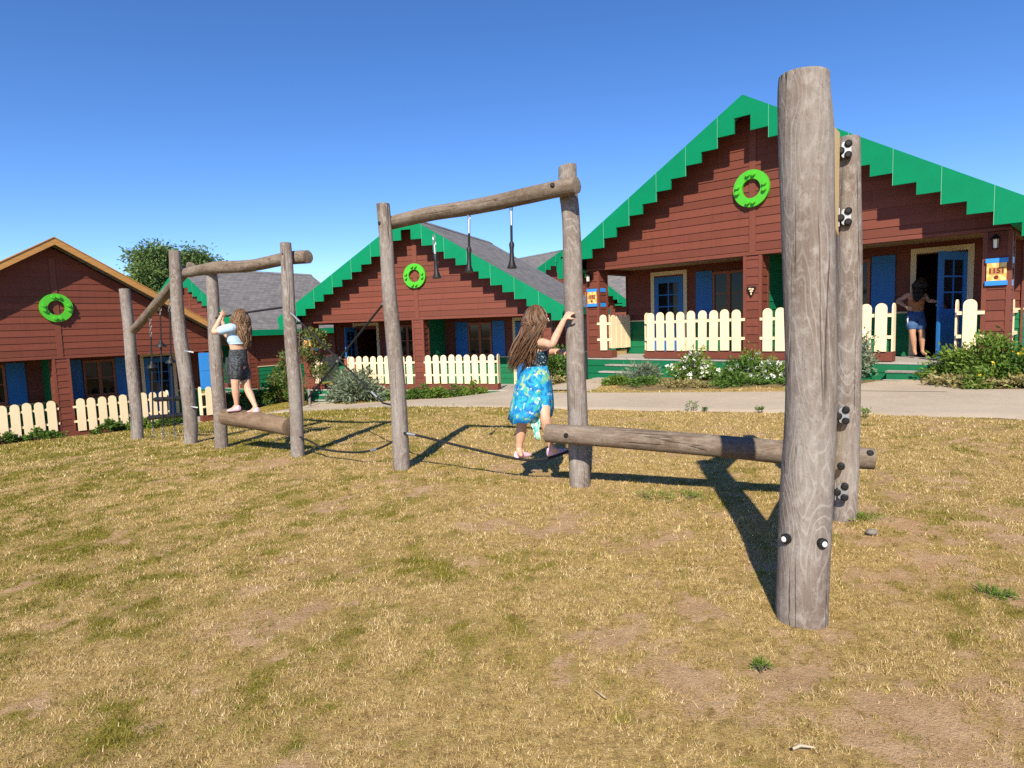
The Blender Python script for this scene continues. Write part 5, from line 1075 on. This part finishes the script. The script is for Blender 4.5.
# girl in grey shorts on the log step
p0 = Vector(PT['g1_lleg'][2]); LIFT = -.036; r = empty('person', (p0.x, p0.y, p0.z - .08), 0, 'girl in a pale blue shirt and dark grey shorts standing on the log', 'person')
f = Vector((-.93, .37, 0)); G1 = figure('g1', r, 1.20, f, (-.85, .5, .12), (.12, 0, 1), M['skin'], voxel=.0045, hand_in=((-.6, .6, 0), (-.6, -.5, 0)))
V, sp, lat, k = G1['V'], G1['sp'], G1['lat'], G1['k']; pel, wst, che, nb = sp[:4]
mb = MB(); mb.loft([(wst + Vector((0, 0, .105)), lat * .088 * k, f * .067 * k), (wst.lerp(che, .85), lat * .091 * k, f * .069 * k), (che, lat * .101 * k, f * .072 * k), (G1['shl'], lat * .107 * k, f * .063 * k), (nb + Vector((0, 0, .005)), lat * .062 * k, f * .05 * k)], n=24)
for a in ('larm', 'rarm'): A = [V(p) for p in PT['g1_' + a]]; limb(mb, [A[0] + (G1['shl'] - A[0]) * .4, A[0], A[0].lerp(A[1], .55)], [.046 * k, .047 * k, .045 * k])
link('shirt', remeshed(mb, 'shirt', M['tee'], .006, 3), r)
mb = MB(); mb.loft([(pel - Vector((0, 0, .015)), lat * .09 * k, f * .07 * k), (pel + Vector((0, 0, .01)), lat * .100 * k, f * .080 * k), (pel.lerp(wst, .8), lat * .100 * k, f * .074 * k), (wst + Vector((0, 0, .045)), lat * .090 * k, f * .067 * k)], n=24)
for a in ('lleg', 'rleg'): A = G1['legs'][a]; limb(mb, [A[0] + Vector((0, 0, .02)), A[0].lerp(A[1], .4), A[0].lerp(A[1], .50)], [.068 * k, .067 * k, .060 * k])
link('shorts', remeshed(mb, 'shorts', M['shorts'], .006, 3), r)
mb = MB(); j = pel.lerp(wst, .55) + Vector((-.10, -.07, .02)); mb.tube([j, j + Vector((-.012, -.01, -.14)), j + Vector((.0, -.008, -.30)), j + Vector((.01, 0, -.36))], [.016, .020, .018, .010], 10, flat=.5); mb.build('tied_cloth', M['wet'], r, smooth=True)
for a in ('lleg', 'rleg'): A = G1['legs'][a]; shoe(r, A[2], A[2] + Vector((-.12, .045, -.035)), .034, M['pinkshoe'])
bk = che - f * .11
hair(r, G1, M['hair_fair'], [(bk + Vector((.035, -.03, .0)), (.035, 0, 0), (0, .05, 0), .07), (bk + Vector((.045, .0, -.02)), (.03, 0, 0), (0, .05, 0), .07), (bk + Vector((.02, -.04, .04)), (.04, 0, 0), (0, .04, 0), .06)], 260, 8, .007, 1.0, wave=.010, face_open=.85)

r.location.z += LIFT

# woman at the open blue door
p0 = Vector(PT['g3_lleg'][2]); r = empty('person', (p0.x, p0.y, H3[2] + DK), 0, 'dark-haired person in an orange-brown top and denim shorts at the open door', 'person')
f = Vector((.22, .97, 0)); G3 = figure('g3', r, 1.62, f, (.25, .95, -.1), (.05, 0, 1), M['skin2'], kid=False, voxel=.007, body_r=1.0, hand_in=((.5, .3, 0), (.3, .5, 0)))
V, sp, lat, k = G3['V'], G3['sp'], G3['lat'], G3['k']; pel, wst, che, nb = sp[:4]
mb = MB(); mb.loft([(wst - Vector((0, 0, .03)), lat * .092 * k, f * .066 * k), (wst.lerp(che, .5), lat * .090 * k, f * .066 * k), (che, lat * .099 * k, f * .070 * k), (che.lerp(G3['shl'], .6), lat * .092 * k, f * .062 * k)], n=22); link('top', remeshed(mb, 'top', M['rust'], .009, 3), r)
mb = MB(); mb.loft([(pel - Vector((0, 0, .06)), lat * .098 * k, f * .075 * k), (pel, lat * .106 * k, f * .082 * k), (wst - Vector((0, 0, .05)), lat * .092 * k, f * .068 * k)], n=22)
for a in ('lleg', 'rleg'): A = G3['legs'][a]; limb(mb, [A[0] + Vector((0, 0, .02)), A[0].lerp(A[1], .35), A[0].lerp(A[1], .52)], [.068 * k, .067 * k, .070 * k])
link('denim_shorts', remeshed(mb, 'denim_shorts', M['denim'], .009, 2), r)
mb = MB(); j = pel + Vector((-.19, -.09, .02)); mb.tube([j, j + Vector((-.03, -.02, -.07)), j + Vector((-.02, -.02, -.16))], [.018, .014, .008], 8); mb.build('white_tie', M['white'], r, smooth=True)
bk = che - f * .10
hair(r, G3, M['hair_dark'], [(bk + Vector((-.05, -.03, .05)), (.05, 0, 0), (0, .03, 0), .07), (bk + Vector((-.02, -.03, .12)), (.06, 0, 0), (0, .03, 0), .06)], 130, 12, .014, 1.1, wave=.014, face_open=.8)
